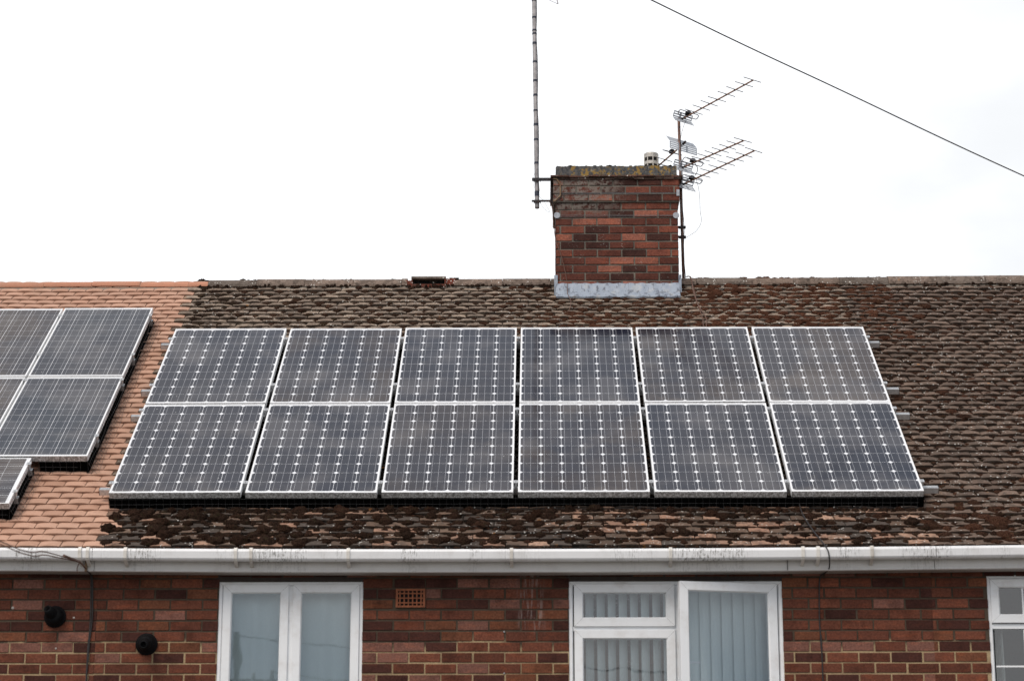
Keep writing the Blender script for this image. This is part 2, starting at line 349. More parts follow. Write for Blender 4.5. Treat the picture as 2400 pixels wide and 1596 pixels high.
for k in range(nrow):
    s0=S_EAVE+k*TG; off=(k%2)*.5*TW+random.uniform(-.008,.008)
    ncol=int((XB-XA)/TW)+1
    rowshift=0
    for c in range(ncol):
        x0=XA+c*TW-off; xm=x0+TW/2
        # every row is cut where it meets the neighbours' tiles, toothed row by row
        XQ=XL+(.04 if s0<.3 else 0)
        h='l' if xm<XQ+(.03 if k%2 else -.03) else ('m' if xm<XR+(.06 if k%2 else -.02) else 'r')
        old=h!='l'; j=.0045 if old else .0015
        camber=(.0060 if h=='l' else (.0085 if h=='r' else (.0045 if s0<0.2 else .0075)))*random.uniform(.7,1.3)
        ds=random.uniform(-j,j)*1.6; dn=random.uniform(-j,j)*.8; tilt=random.uniform(-j,j)
        gp_=.0026 if h=='l' else .002; a=x0+gp_+random.uniform(0,j*.6); b=x0+TW-gp_-random.uniform(0,j*.6)
        T=.014 if h=='l' else .019
        col=tile_colour(h,xm,s0)
        if h!='l' and shaded(xm,s0): col=jit((.022,.017,.014),.3)     # panel shade painted into the tile colour under the main array
        mb=tiles[h]; base=len(mb.v); NU=6
        s1=min(s0+.165,S_RIDGE+.01)
        for r,(ss,nn_) in enumerate(((s0+ds-.001,-.022),(s0+ds,T*.5),(s0+ds+.004,T*.5+.0015),(s1,T*.5-T*(s1-s0)/TG))):
            for i in range(NU+1):
                u=i/NU; x=a+(b-a)*u
                e=1-abs(2*u-1)**3
                nz=nn_+camber*(e-.55)+dn+tilt*(2*u-1)+wobble(x,ss)
                es=.004*(1-e)*(1 if old else .3) + (random.uniform(-.0015,.0015) if old else 0)
                if r==0: nz=nn_+wobble(x,ss)+camber*(e-.55)*.9
                if r==1 or r==2: nz-= .0012*(r==1)
                mb.v.append(tuple(rp(x,ss+es,nz)))
        W_=NU+1
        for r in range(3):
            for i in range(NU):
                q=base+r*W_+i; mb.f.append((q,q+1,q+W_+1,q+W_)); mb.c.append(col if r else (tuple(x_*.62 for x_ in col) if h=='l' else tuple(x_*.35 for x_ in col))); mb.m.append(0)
        for i in (0,NU):   # side faces
            p0=base+W_+i; p1=base+3*W_+i; n_=len(mb.v)
            va=Vector(mb.v[p0]); vb=Vector(mb.v[p1]); dd=Vector((0,-sp,cp))*.018
            mb.v+=[tuple(va-dd),tuple(vb-dd)]
            mb.f.append((p0,p1,n_+1,n_) if i else (p1,p0,n_,n_+1)); mb.c.append(tuple(x_*.8 for x_ in col)); mb.m.append(0)
        joints.setdefault(k,[]).append((x0,h))
VX0,VX1=at(955,660,YRIDGE-.1).x,at(1064,660,YRIDGE-.1).x
for h,(a,b) in spans.items():
    mb=tiles[h]
    mb.quad(rp(a,S_EAVE-.03,-.03),rp(b,S_EAVE-.03,-.03),rp(b,S_RIDGE,-.03),rp(a,S_RIDGE,-.03),(.02,.02,.02),1)
    # far slope of the roof
    zb=ZRIDGE-(YRIDGE-YW)*math.tan(PITCH)-.08; yb=2*YRIDGE-YW+.2
    mb.quad((a,YRIDGE,ZRIDGE),(b,YRIDGE,ZRIDGE),(b,yb,zb),(a,yb,zb),(.2,.15,.12),0)
    rf=mb.build('roof',[M['tile_new'] if h=='l' else M['tile_old'],M['under']],H[h])
    tag(rf,{'l':'smooth orange terracotta plain tile roof','m':'mossy brown plain tile roof','r':'even rows of weathered brown plain tiles'}[h])
    rd=MB(); L=.455; ra,rb=(a if h!='m' else a+.09),(b if h!='l' else b+.09); x=ra
    while x<rb-.01:
        x1=min(x+L,rb)
        if h=='m' and abs(x-VX0)<.001: x=VX1; continue
        if h=='m' and x<VX0<x1: x1=VX0
        ph=[]; dz=random.uniform(-.004,.004)+(0 if h=='l' else random.uniform(-.006,.006)); R=.118
        for i in range(13):
            an=math.pi*(i/12*1.0); ph.append((YRIDGE-math.cos(an)*R*1.15, ZRIDGE-.080+math.sin(an)*{'l':.073,'m':.094,'r':.106}[h]))
        col=jit((.50,.235,.15) if h=='l' else lerp((.20,.165,.14),(.30,.22,.175),random.random()**2),.12)
        rd.prof([(y,z+dz+.008*vec_noise(x,7)) for (y,z) in ph],x+.002,x1-.002,1,None,col)
        if h=='l': rd.prof([(YRIDGE+(y-YRIDGE)*1.0,z+dz-.004) for (y,z) in ph],x1-.004,x1+.004,1,None,(.3,.2,.15))
        x=x1
    # mortar bedding under the ridge tiles
    rd.prof([(YRIDGE-.145,ZRIDGE-.122),(YRIDGE-.130,ZRIDGE-.092),(YRIDGE+.130,ZRIDGE-.092),(YRIDGE+.145,ZRIDGE-.122)],a,b,1,None,(.30,.27,.23))
    ro=rd.build('ridge',M['tile_new'] if h=='l' else M['tile_old'],H[h],smooth=False)

# windows: px measured on the photograph, all in the wall plane
def wx(px,py=1450): return at(px,py,YW).x
def wz(px,py): return at(px,py,YW).z
TOPM=wz(1700,1361)
WZB=TOPM-1.28
wins=[dict(h='m',x0=wx(511),x1=wx(850),z1=TOPM,z0=WZB),
      dict(h='m',x0=wx(1333.5),x1=wx(1835),z1=TOPM,z0=WZB),
      dict(h='r',x0=wx(2317.5),x1=wx(2317.5)+1.50,z1=wz(2330,1347),z0=WZB),
      dict(h='l',x0=-6.6,x1=-5.5,z1=TOPM,z0=WZB)]
CW,CHH=.230,.0766
ZJ=wz(1200,1502.7); XJ=wx(883,1510)
def brick_col(chim=False):
    r=random.random()
    if chim:
        c=(.070,.030,.024) if r<.28 else ((.135,.048,.034) if r<.65 else ((.22,.075,.050) if r<.88 else (.35,.135,.092)))
    else:
        c=(.078,.030,.023) if r<.17 else ((.145,.052,.033) if r<.50 else ((.195,.070,.043) if r<.74 else ((.24,.112,.085) if r<.87 else (.195,.076,.042))))
    return jit(c,.16)
def brick_face(mb, O, U, N, x0, x1, z0, z1, zj, xj, holes=(), chim=False, proud=.006, vstep=CHH, ustep=CW, mort=.0128):
    """stretcher bond: O + U*x + z, N outward; one real brick at a time"""
    O,U,N=Vector(O),Vector(U),Vector(N); k0=math.floor((z0-zj)/vstep); k1=math.ceil((z1-zj)/vstep)
    for k in range(k0,k1):
        za=max(zj+k*vstep+mort/2,z0); zb=min(zj+(k+1)*vstep-mort/2,z1)
        if zb-za<.012: continue
        cuts=[(x0,x1)]
        for (a,b,c,d) in holes:
            if min(zb,d)-max(za,c)>.3*vstep:
                nc=[]
                for (p,q) in cuts:
                    if b<=p or a>=q: nc.append((p,q)); continue
                    if a>p: nc.append((p,a))
                    if b<q: nc.append((b,q))
                cuts=nc
        for (p,q) in cuts:
            ph=xj+(k%2)*ustep/2; i=math.floor((p-ph)/ustep)
            while True:
                a=ph+i*ustep; b=a+ustep; i+=1
                if a>=q: break
                a2=max(a+mort/2,p); b2=min(b-mort/2,q)
                if b2-a2<.02: continue
                pr=proud+random.uniform(-.0015,.0015); col=brick_col(chim)
                e=[random.uniform(-.0024,.0024) for _ in range(4)]
                b0=[O+U*(a2+e[0])+Vector((0,0,za+e[1])),O+U*(b2+e[2])+Vector((0,0,za+e[1])),O+U*(b2+e[2])+Vector((0,0,zb+e[3])),O+U*(a2+e[0])+Vector((0,0,zb+e[3]))]
                t_=.003; ins=[Vector(U)*t_+Vector((0,0,t_)),-Vector(U)*t_+Vector((0,0,t_)),-Vector(U)*t_-Vector((0,0,t_)),Vector(U)*t_-Vector((0,0,t_))]
                lo=[v-N*.004 for v in b0]; mi=[v+N*(pr-.002) for v in b0]; hi=[v+N*pr+ins[j] for j,v in enumerate(b0)]
                n=len(mb.v); mb.v+=[tuple(v) for v in lo+mi+hi]
                mb.f.append((n+8,n+9,n+10,n+11)); mb.c.append(col); mb.m.append(0)
                for L_ in (0,4):
                    for j in range(4):
                        j2=(j+1)%4; mb.f.append((n+L_+j,n+L_+j2,n+L_+4+j2,n+L_+4+j)); mb.c.append(col); mb.m.append(0)
ZWT=wz(1200,1340)+.25
for h,(a,b) in spans.items():
    mb=MB(); holes=[(w['x0'],w['x1'],w['z0'],w['z1']) for w in wins if w['h']==h]
    if h=='m': pass
    pass
    hh=list(holes)
    if h=='m':
        ab=(wx(926.5),wx(997),wz(960,1424),wz(960,1379)); hh.append(ab)
    brick_face(mb,(0,YW+.006,0),(1,0,0),(0,-1,0),a,b,0,ZWT,ZJ,XJ,hh)
    # mortar slab behind, with the window openings
    xs=sorted({a,b,*[v for q in holes for v in q[:2]]})
    for i in range(len(xs)-1):
        xa,xb=xs[i],xs[i+1]; xm=(xa+xb)/2; hs=[q for q in holes if q[0]<xm<q[1]]
        if not hs: mb.box((xa,YW+.006,0),(xb,YW+.25,ZWT),(1,1,1),1)
        else:
            q=hs[0]; mb.box((xa,YW+.006,0),(xb,YW+.25,q[2]),(1,1,1),1); mb.box((xa,YW+.006,q[3]),(xb,YW+.25,ZWT),(1,1,1),1)
    yb=2*YRIDGE-YW
    mb.box((a,yb-.25,0),(b,yb,ZWT),(1,1,1),1)
    mb.box((a,YW+.251,2.55),(b,yb-.251,2.65),(1,1,1),1)          # first floor slab
    for xx in ((a,1),(b,-1)):
        x_=xx[0]; x2=x_+xx[1]*.11
        P=[(x_,YW+.252,0),(x2,YW+.252,0),(x2,yb-.252,0),(x_,yb-.252,0)]
        if xx[1]<0: P=[P[1],P[0],P[3],P[2]]
        zt=ZWT-.05
        mb.hexa(P+[(p[0],p[1],zt) for p in P],(1,1,1),1)
        ym=YRIDGE; tri=[(YW+.3,zt),(ym,ZRIDGE-.12),(yb-.3,zt)]
        n=len(mb.v)
        for X_ in (min(x_,x2),max(x_,x2)): mb.v+=[(X_,y,z) for y,z in tri]
        for f_ in ((0,1,2),(5,4,3),(0,3,4,1),(1,4,5,2),(2,5,3,0)): mb.f.append(tuple(n+i for i in f_)); mb.c.append((1,1,1)); mb.m.append(1)
    for q in holes:
        lt=MB(); lt.box((q[0]-.02,YW+.002,q[3]+.001),(q[1]+.02,YW+.012,ZWT-.2)); lt.build('shade_strip',M['shade_strip'],H[h])  # dark strip over the window head, eave shade painted in as colour
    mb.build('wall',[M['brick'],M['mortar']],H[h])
    # fascia, soffit, gutter
    sgs=24 if h=='m' else 20
    YF,YG=15.865,15.765
    zlip=at(1200,1285.5,YG).z+.021; zfb=at(1200,1338.5,YF).z+.021
    e0,e1=(a+.002,b-.002)
    lipz=zlip
    fa=MB(); fa.prof([(YF,zfb+.006),(YF-.006,zfb+.004),(YF-.008,zfb-.004),(YF-.002,zfb-.008),(YF+.018,zfb-.008),(YF+.018,lipz-.01),(YF,lipz-.01)],e0,e1,sgs,sag); fa.build('fascia',M['fascia'],H[h])
    so=MB(); so.prof([(YF+.019,zfb-.004),(YW-.002,zfb-.004),(YW-.002,zfb+.006),(YF+.019,zfb+.006)],e0,e1,sgs,sag); so.build('soffit',M['soffit'],H[h])
    gu=MB(); gp=[(YF-.002,lipz-.006),(YF-.004,lipz-.072),(YG+.030,lipz-.087),(YG+.012,lipz-.078),(YG+.004,lipz-.068),(YG-.001,lipz-.020),(YG+.000,lipz-.017),(YG+.010,lipz),(YG+.014,lipz),(YG+.014,lipz-.006),(YG+.006,lipz-.018),(YG+.012,lipz-.064),(YF-.010,lipz-.066),(YF-.007,lipz-.006)]
    gu.prof(gp,e0,e1,sgs,sag); go=gu.build('gutter',M['gutter'],H[h])
    bx={'l':[186.6],'m':[205,293.5,552,588,816,1199,1572,1882.6,1918],'r':[]}[h]
    bx=[at(q,1300,YG).x for q in bx]
    if h=='m': bx.append(at(2044.5,1300,YG).x)
    if h=='l': bx+= [-4.9,-5.9,-6.9,-7.9]
    if h=='r': bx+= [3.6,4.6,5.6,6.6,7.6]
    for q in bx:
        br=MB(); w=.0115
        z=lipz+sag(q)
        pr_=[(YF-.001,z+.001),(YG+.017,z+.006),(YG+.006,z+.004),(YG-.005,z-.018),(YG-.0005,z-.070),(YG+.012,z-.083),(YG+.030,z-.092),(YF-.001,z-.120),(YF-.001,z-.105),(YG+.040,z-.0885),(YG+.0105,z-.0755),(YG+.002,z-.0665),(YG-.0025,z-.0195),(YG+.006,z+.0015)]
        pr_=[(yy-(.005 if i_ in (1,2,3,4,5,6) else 0),zz-(.003 if i_ in (5,6,7) else 0)+(.003 if i_ in(0,1,2) else 0)) for i_,(yy,zz) in enumerate(pr_)]
        br.prof(pr_,q-w,q+w); br.build('gutter_bracket',M['pvc'],go)
    # fascia joint cover
    if h=='m':
        for q in (1845,):
            X=at(q,1310,YF).x; j=MB(); j.box((X-.0015,YF-.0095,zfb+sag(X)-.004),(X+.0015,YF+.001,lipz-.02),(1,1,1)); j.build('joint_line',M['cable'],H[h])

# air brick (courses 2-3 under the soffit)
x0,x1,z0,z1=ab
m=MB(); y0=YW-.016
nx_,nz_=7,4; cwx=(x1-x0-.004)/nx_; chz=(z1-z0-.004)/nz_; X0=x0+.002; Z0=z0+.002
m.box((X0,y0+.018,Z0),(X0+nx_*cwx,y0+.0215,Z0+nz_*chz),(1,1,1),1)
for i in range(nx_+1):
    wv=.008 if i in(0,nx_) else .0042; xc=X0+i*cwx; xc=min(max(xc,X0+wv),X0+nx_*cwx-wv); m.box((xc-wv,y0,Z0),(xc+wv,y0+.0175,Z0+nz_*chz),(1,1,1),0)
for i in range(nz_+1):
    wv=.007 if i in(0,nz_) else .0042; zc=Z0+i*chz; zc=min(max(zc,Z0+wv),Z0+nz_*chz-wv); m.box((X0,y0+.0015,zc-wv),(X0+nx_*cwx,y0+.0172,zc+wv),(1,1,1),0)
tag(m.build('air_brick',[M['air'],M['under']],H['m']))

# round wall vents
def lathe(mb, O, A, prof, n=20, m=0):
    A=Vector(A).normalized(); a=A.orthogonal().normalized(); b=A.cross(a); base=len(mb.v)
    for (d,r) in prof:
        for j in range(n):
            an=2*math.pi*j/n; mb.v.append(tuple(Vector(O)+A*d+(a*math.cos(an)+b*math.sin(an))*r))
    for k in range(len(prof)-1):
        for j in range(n):
            q=base+k*n; mb.f.append((q+j,q+(j+1)%n,q+n+(j+1)%n,q+n+j)); mb.c.append((1,1,1)); mb.m.append(m)
    mb.f.append(tuple(base+(len(prof)-1)*n+j for j in range(n))); mb.c.append((1,1,1)); mb.m.append(m)
for (px,py,tip,lab,hk) in ((129.6,1445,(-.035,-.11,.045),'round black flue terminal with a pointed spout turned up to the left','l'),(344,1509.5,(0.0,-.075,-.012),'round black flue terminal facing straight out','m')):
    P=at(px,py,YW); v=MB()
    lathe(v,P,(0,-1,0),[(-.005,.079),(.012,.079),(.016,.074),(.02,.066),(.05,.062),(.075,.05),(.085,.03)],28)
    dirv=Vector(tip); lathe(v,P+Vector((0,-.03,0)),dirv,[(0,.052),(.05,.044),(.085,.036),(.115,.027),(.116,.020),(.09,.018)],24)
    v.build('flue_terminal',M['black'],H[hk],smooth=True)['label']=lab

# masonry nails and dabs of filler on the wall
for (px,py,r_,mt_,nm_,hk) in ((1181.7,1480,.007,'galv','wall_nail','m'),(1181.7,1577,.007,'galv','wall_nail','m'),(30,1424,.011,'soffit','filler_dab','l'),(173,1447,.009,'soffit','filler_dab','l'),(131,1519,.008,'soffit','filler_dab','l')):
    q=MB(); P=at(px,py,YW); lathe(q,P,(0,-1,0),[(-.006,r_),(.001,r_*.95),(.004,r_*.5)],9); q.build(nm_,M[mt_],H[hk])
# ---- windows
def frame_rect(mb, x0,x1,z0,z1,y0,y1,w, m=0, w_b=None):
    """mitred rectangular frame with a bevelled inner lip"""
    o=[(x0,z0),(x1,z0),(x1,z1),(x0,z1)]; i_=[(x0+w,z0+w),(x1-w,z0+w),(x1-w,z1-w),(x0+w,z1-w)]
    g=.008; i2=[(x0+w-g,z0+w-g),(x1-w+g,z0+w-g),(x1-w+g,z1-w+g),(x0+w-g,z1-w+g)]; o2=[(x0+.003,z0+.003),(x1-.003,z0+.003),(x1-.003,z1-.003),(x0+.003,z1-.003)]
    gap=.0006
    for k in range(4):
        k2=(k+1)%4
        def P(r,kk,y): return Vector((r[kk][0],y,r[kk][1]))
        d=(P(o,k2,0)-P(o,k,0)).normalized()*gap
        mb.quad(P(o2,k,y0)+d,P(o2,k2,y0)-d,P(i2,k2,y0)-d,P(i2,k,y0)+d,m=m)
        mb.quad(P(o,k,y0+.003)+d,P(o,k2,y0+.003)-d,P(o2,k2,y0)-d,P(o2,k,y0)+d,m=m)
        mb.quad(P(i2,k,y0)+d,P(i2,k2,y0)-d,P(i_,k2,y0+.012)-d,P(i_,k,y0+.012)+d,m=m)
        mb.quad(P(i_,k,y0+.012),P(i_,k2,y0+.012),P(i_,k2,y1),P(i_,k,y1),m=m)
        mb.quad(P(o,k2,y0+.003),P(o,k,y0+.003),P(o,k,y1),P(o,k2,y1),m=m)
        mb.quad(P(o,k,y1),P(i_,k,y1),P(i_,k2,y1),P(o,k2,y1),m=m)
        mb.quad(P(o,k,y0+.004),P(o,k2,y0+.004),P(i_,k2,y0+.0125),P(i_,k,y0+.0125),m=1)
def pane(parent,x0,x1,z0,z1,y,xf=None):
    g=MB(); g.quad((x0,y,z0),(x1,y,z0),(x1,y,z1),(x0,y,z1))
    if xf: g.v=[tuple(xf@Vector(v)) for v in g.v]
    return g.build('pane',M['glass'],parent)
def sash(parent,x0,x1,z0,z1,y,w,xf=None,name='sash'):
    s_=MB(); frame_rect(s_,x0,x1,z0,z1,y,y+.055,w)
    g=MB(); g.quad((x0+w-.002,y+.022,z0+w-.002),(x1-w+.002,y+.022,z0+w-.002),(x1-w+.002,y+.022,z1-w+.002),(x0+w-.002,y+.022,z1-w+.002))
    if xf:
        s_.v=[tuple(xf@Vector(v)) for v in s_.v]; g.v=[tuple(xf@Vector(v)) for v in g.v]
    s_.build(name,[M['winpvc'],M['cable']],parent)
    return g.build('pane',M['glass'],parent)
def outer(parent_h,x0,x1,z0,z1,y0,muls=(),trans=(),w=.032):
    o=MB(); frame_rect(o,x0-.002,x1+.002,z0,z1+.002,y0,y0+.07,w)
    for (a,b) in muls: o.box((a,y0+.004,z0+.03),(b,y0+.066,z1-.03))
    for (a,b,xa,xb) in trans: o.box((xa,y0+.0045,a),(xb,y0+.0655,b))
    wd=o.build('window',[M['winpvc'],M['cable']],parent_h)
    s_=MB(); s_.box((x0-.05,YW-.035,z0-.03),(x1+.05,YW+.05,z0-.002)); s_.build('sill',M['winpvc'],wd)
    return wd
def blinds(parent,x0,x1,z0,z1,y,pitch,ang,amp=.0,name='blind',jitter=3,mat='blind',wf=.56):
    b=MB(); x=x0
    while x<x1:
        a=math.radians(ang+random.uniform(-jitter,jitter)); hw=pitch*wf; 
        cols=[]
        for i in range(5):
            u=(i/4-.5)*2; dx=u*hw*math.cos(a); dy=u*hw*math.sin(a)+.012*(1-u*u)*-1
            cols.append((x+pitch/2+dx,y+dy))
        dr=random.uniform(-.006,.006)
        for i in range(4):
            (xa,ya),(xb,yb_)=cols[i],cols[i+1]; b.quad((xa+dr,ya,z0),(xb+dr,yb_,z0),(xb,yb_,z1),(xa,ya,z1))
        x+=pitch
    return b.build(name,M[mat],parent,smooth=True)
YWI=YW+.012
# window 1: two tall casements, closed
w=wins[0]; W1=outer(H['m'],w['x0'],w['x1'],w['z0'],w['z1'],YWI,[(wx(675),wx(686))])
W1['label']='pair of tall white casements with closed pale blind'
zt=wz(600,1369)
sash(W1,wx(521.5),wx(675.5),w['z0']+.035,zt,YWI-.012,.064)
sash(W1,wx(685.5),wx(842),w['z0']+.035,zt,YWI-.012,.064)
b=MB(); xs=np.linspace(w['x0']-.1,w['x1']+.1,200)
for i in range(len(xs)-1):
    f=lambda x:.012*math.cos((x%.165)/.165*2*math.pi)+.004*math.sin(x*9)
    b.quad((xs[i],YW+.16+f(xs[i]),w['z0']),(xs[i+1],YW+.16+f(xs[i+1]),w['z0']),(xs[i+1],YW+.16+f(xs[i+1]),w['z1']+.02),(xs[i],YW+.16+f(xs[i]),w['z1']+.02))
b.build('blind',M['blind'],W1,smooth=True)
# window 2: fanlight over fixed light, and a casement pushed ajar
w=wins[1]; zf0,zf1=wz(1460,1467.4),wz(1460,1367.5)
W2=outer(H['m'],w['x0'],w['x1'],w['z0'],w['z1'],YWI,[(wx(1582.5),wx(1597))],[(wz(1460,1476),wz(1460,1467),wx(1344),wx(1583))])
W2['label']='three light white window with vertical blinds, right casement ajar'
sash(W2,wx(1345.5),wx(1582.5),zf0,zf1,YWI-.014,.067,name='fanlight')
sash(W2,wx(1346),wx(1583),w['z0']+.035,wz(1460,1475),YWI-.012,.066)
hx=wx(1823); ang=math.radians(12.5); Wd=(hx-at(1594,1450,YWI-.16).x)/math.cos(ang); zT=wz(1823,1367.5)
piv=Vector((hx,YWI-.012,0))
xf=Matrix.Translation(piv)@Matrix.Rotation(ang,4,'Z')@Matrix.Translation(-piv)
sash(W2,hx-Wd,hx,w['z0']+.035,zT,YWI-.012,.069,xf)
hd=MB(); hz_=wz(1640,1553)
hd.box((hx-Wd+.055,YWI+.05,hz_-.012),(hx-Wd+.16,YWI+.065,hz_+.004)); hd.v=[tuple(xf@Vector(v)) for v in hd.v]; hd.build('handle',M['winpvc'],W2)
blinds(W2,w['x0']-.05,wx(1590),w['z0'],w['z1']+.02,YW+.20,.081,33,wf=.44)
blinds(W2,wx(1592),w['x1']-.10,w['z0'],w['z1']+.02,YW+.20,.081,14)
# window 3: right hand house, georgian bars
w=wins[2]; zc0,zc1=wz(2350,1459),wz(2350,1356)
W3=outer(H['r'],w['x0'],w['x1'],w['z0'],w['z1'],YWI,[(w['x0']+.74,w['x0']+.76)],[(wz(2350,1472),wz(2350,1461),w['x0']+.01,w['x1']-.01)])
W3['label']='white window with glazing bars and a pale curtain at its side'
for (a,b) in ((w['x0']+.022,w['x0']+.745),(w['x0']+.757,w['x1']-.022)):
    sash(W3,a,b,zc0,zc1,YWI-.014,.064,name='fanlight')
    pane(W3,a+.02,b-.02,w['z0']+.03,wz(2350,1472),YWI+.02)
    gb=MB(); n_=4
    for i in range(1,n_):
        xx=a+.064+(b-a-.128)*i/n_ if False else a+(wx(2398,1400)-(w['x0']+.022))*i
        if xx<b-.07: gb.box((xx-.006,YWI+.0035,zc0+.06),(xx+.006,YWI+.016,zc1-.06)); gb.box((xx-.006,YWI+.013,w['z0']+.03),(xx+.006,YWI+.026,wz(2350,1473)))
    zb=wz(2350,1560); gb.box((a+.02,YWI+.0125,zb-.006),(b-.01,YWI+.0265,zb+.006)); zb-=.31; gb.box((a+.02,YWI+.0125,zb-.006),(b-.01,YWI+.0265,zb+.006))
    gb.build('glazing_bar',M['winpvc'],W3)
cu=MB(); xs=np.linspace(w['x0']-.05,w['x0']+.115,24)
for i in range(23):
    f=lambda x:.02*math.sin(x*90)
    k0=1+.35*((wz(2350,1473)-w['z0'])); 
    cu.quad((xs[i],YW+.14+f(xs[i]),w['z0']),(xs[i+1]+.02*(i==22),YW+.14+f(xs[i+1]),w['z0']),(xs[i+1]-.01,YW+.14+f(xs[i+1]),w['z1']),(xs[i],YW+.14+f(xs[i]),w['z1']))
cu.build('curtain',M['curtain'],W3,smooth=True)
bk=MB(); bk.box((w['x0']-.2,YW+1.6,2.7),(w['x1']+.3,YW+1.62,ZWT)); bk.build('room_wall',M['dark'],W3)
w=wins[3]; W4=outer(H['l'],w['x0'],w['x1'],w['z0'],w['z1'],YWI,[((w['x0']+w['x1'])/2-.015,(w['x0']+w['x1'])/2+.015)])
W4['label']='white casement window beyond the left edge'
xm=(w['x0']+w['x1'])/2
sash(W4,w['x0']+.025,xm-.012,w['z0']+.035,w['z1']-.025,YWI-.012,.064); sash(W4,xm+.012,w['x1']-.025,w['z0']+.035,w['z1']-.025,YWI-.012,.064)
blinds(W4,w['x0'],w['x1'],w['z0'],w['z1'],YW+.2,.081,25)

# ---- chimney
YC=19.97
def cx(px,py,Y=YC): return at(px,py,Y).x
cx0,cx1=cx(1303,560),cx(1589.5,560); cy1=YC+.80
zc_base=RO.z; zcorb=at(1450,472.8,YC-.02).z; zcr=at(1450,420.5,YC-.035).z; zct=at(1450,410.5,YC-.05).z; ztop=at(1450,389,YC).z
zbr0=at(1450,664,YC).z
ch=MB()
def chim_ring(mb,x0,x1,y0,y1,z0,z1,zj,ph):
    brick_face(mb,(0,y0+.006,0),(1,0,0),(0,-1,0),x0,x1,z0,z1,zj,x0+ph,(),True,.008,CHH,CW,.014)
    brick_face(mb,(0,y1-.006,0),(-1,0,0),(0,1,0),-x1,-x0,z0,z1,zj,-x1+ph,(),True,.008)
    brick_face(mb,(x0+.006,0,0),(0,-1,0),(-1,0,0),-y1,-y0,z0,z1,zj,-y0-.115+ph,(),True,.008)
    brick_face(mb,(x1-.006,0,0),(0,1,0),(1,0,0),y0,y1,z0,z1,zj,y0+.115+ph,(),True,.008)
    mb.box((x0+.006,y0+.006,z0-.002 if z0>7 else z0),(x1-.006,y1-.006,z1),(1,1,1),1)
zlow=ZRIDGE-.75
chim_ring(ch,cx0,cx1,YC,cy1,zlow,zcorb-.002,zcorb,.04)
e=.022
chim_ring(ch,cx0-e,cx1+e*.8,YC-e,cy1+e,zcorb,zcr,zcorb,.10)
CHM=ch.build('chimney',[M['brickc'],M['mortarc']],H['m']); CHM['label']='square red brick stack with oversailing courses and lichen crusted top'
# creasing tiles: ragged thin course
cr=MB(); e=.045; x=cx0-e
def crease(z0,z1,e,col):
    x=cx0-e
    while x<cx1+e-.02:
        wv=random.uniform(.07,.10); x1_=min(x+wv,cx1+e); jj=random.uniform(-.010,.010); dz=random.uniform(-.006,.004)
        cr.box((x+.001,YC-e+jj,z0+dz),(x1_-.001,cy1+e+jj,z1+dz),jit(col,.35)); x=x1_
crease(zcr+.001,zcr+.021,.035,(.09,.055,.045)); crease(zcr+.0225,zct-.001,.05,(.13,.065,.05))
cr.build('creasing_tile',M['tile_old'],CHM)
# coping of blue bricks on edge with mortar flaunching
co=MB(); x=cx0; i=0
while x<cx1-.01:
    x1_=min(x+.108,cx1); dy=random.uniform(-.002,.002); dz=random.uniform(-.007,.003)
    co.box((x+.0012,YC+dy,zct+.001),(x1_-.0012,cy1+dy,ztop+dz),(1,1,1)); x=x1_
co.box((cx0+.004,YC+.008,zct+.002),(cx1-.004,cy1-.008,ztop-.012))
fl=40; fm=12; vb=len(co.v)
for j in range(fm+1):
    for i in range(fl+1):
        u=i/fl; v=j/fm; x=cx0+.004+(cx1-cx0-.008)*u; y=YC+.004+(cy1-YC-.008)*v
        edge=min(u*(cx1-cx0),(1-u)*(cx1-cx0),v*.8,(1-v)*.8)
        co.v.append((x,y,ztop-.004+min(.03,edge*.25)+.012*mnoise.noise(Vector((x*14,y*14,0)))))
for j in range(fm):
    for i in range(fl):
        q=vb+j*(fl+1)+i; co.f.append((q,q+1,q+fl+2,q+fl+1)); co.c.append((1,1,1)); co.m.append(0)
co.build('coping',M['coping'],CHM)['label']='dark blue brick coping spotted with orange lichen'
# lead apron and side soakers
ld=MB(); Ns=60
zfl=zbr0; 
n0=len(ld.v); rows=[]
s_face=(YC-RO.y)/cp
rowsdef=[(YC-.004,zfl,0),(YC-.009,zfl-.002,0),(YC-.011,rp(0,s_face,.05).z-.0,0)]
for i in range(Ns+1):
    x=cx0-.004+(cx1-cx0+.008)*i/Ns; r=.003*math.sin(x*60)+.004*mnoise.noise(Vector((x*9,0,0)))
    pA=(x,YC-.004,zfl+r); pB=(x,YC-.012,zfl-.006+r); pC=rp(x,s_face-.030,.030+r); pD=rp(x,s_face-.125+.008*mnoise.noise(Vector((x*6,4,0))),.016+.004*math.sin(x*40)); pE=rp(x,s_face-.127,.0)
    rows.append([tuple(q) for q in (pA,pB,pC,pD,pE)])
for r_ in rows: ld.v+=r_
for i in range(Ns):
    for j in range(4):
        q=n0+i*5+j; ld.f.append((q,q+1,q+6,q+5)); ld.c.append((1,1,1)); ld.m.append(0)
for (xa,xb) in ((cx0-.018,cx0+.014),(cx1-.004,cx1+.022)):
    ztp=at(1310,646,YC).z
    for (ya,yb_,za,zb) in ((YC-.016,YC+.12,zfl-.13,ztp),(YC+.12,YC+.4,zfl-.03,ztp+.02)):
        ld.box((xa,ya,za),(xb,yb_,zb))
ld.build('lead_flashing',M['lead'],CHM)
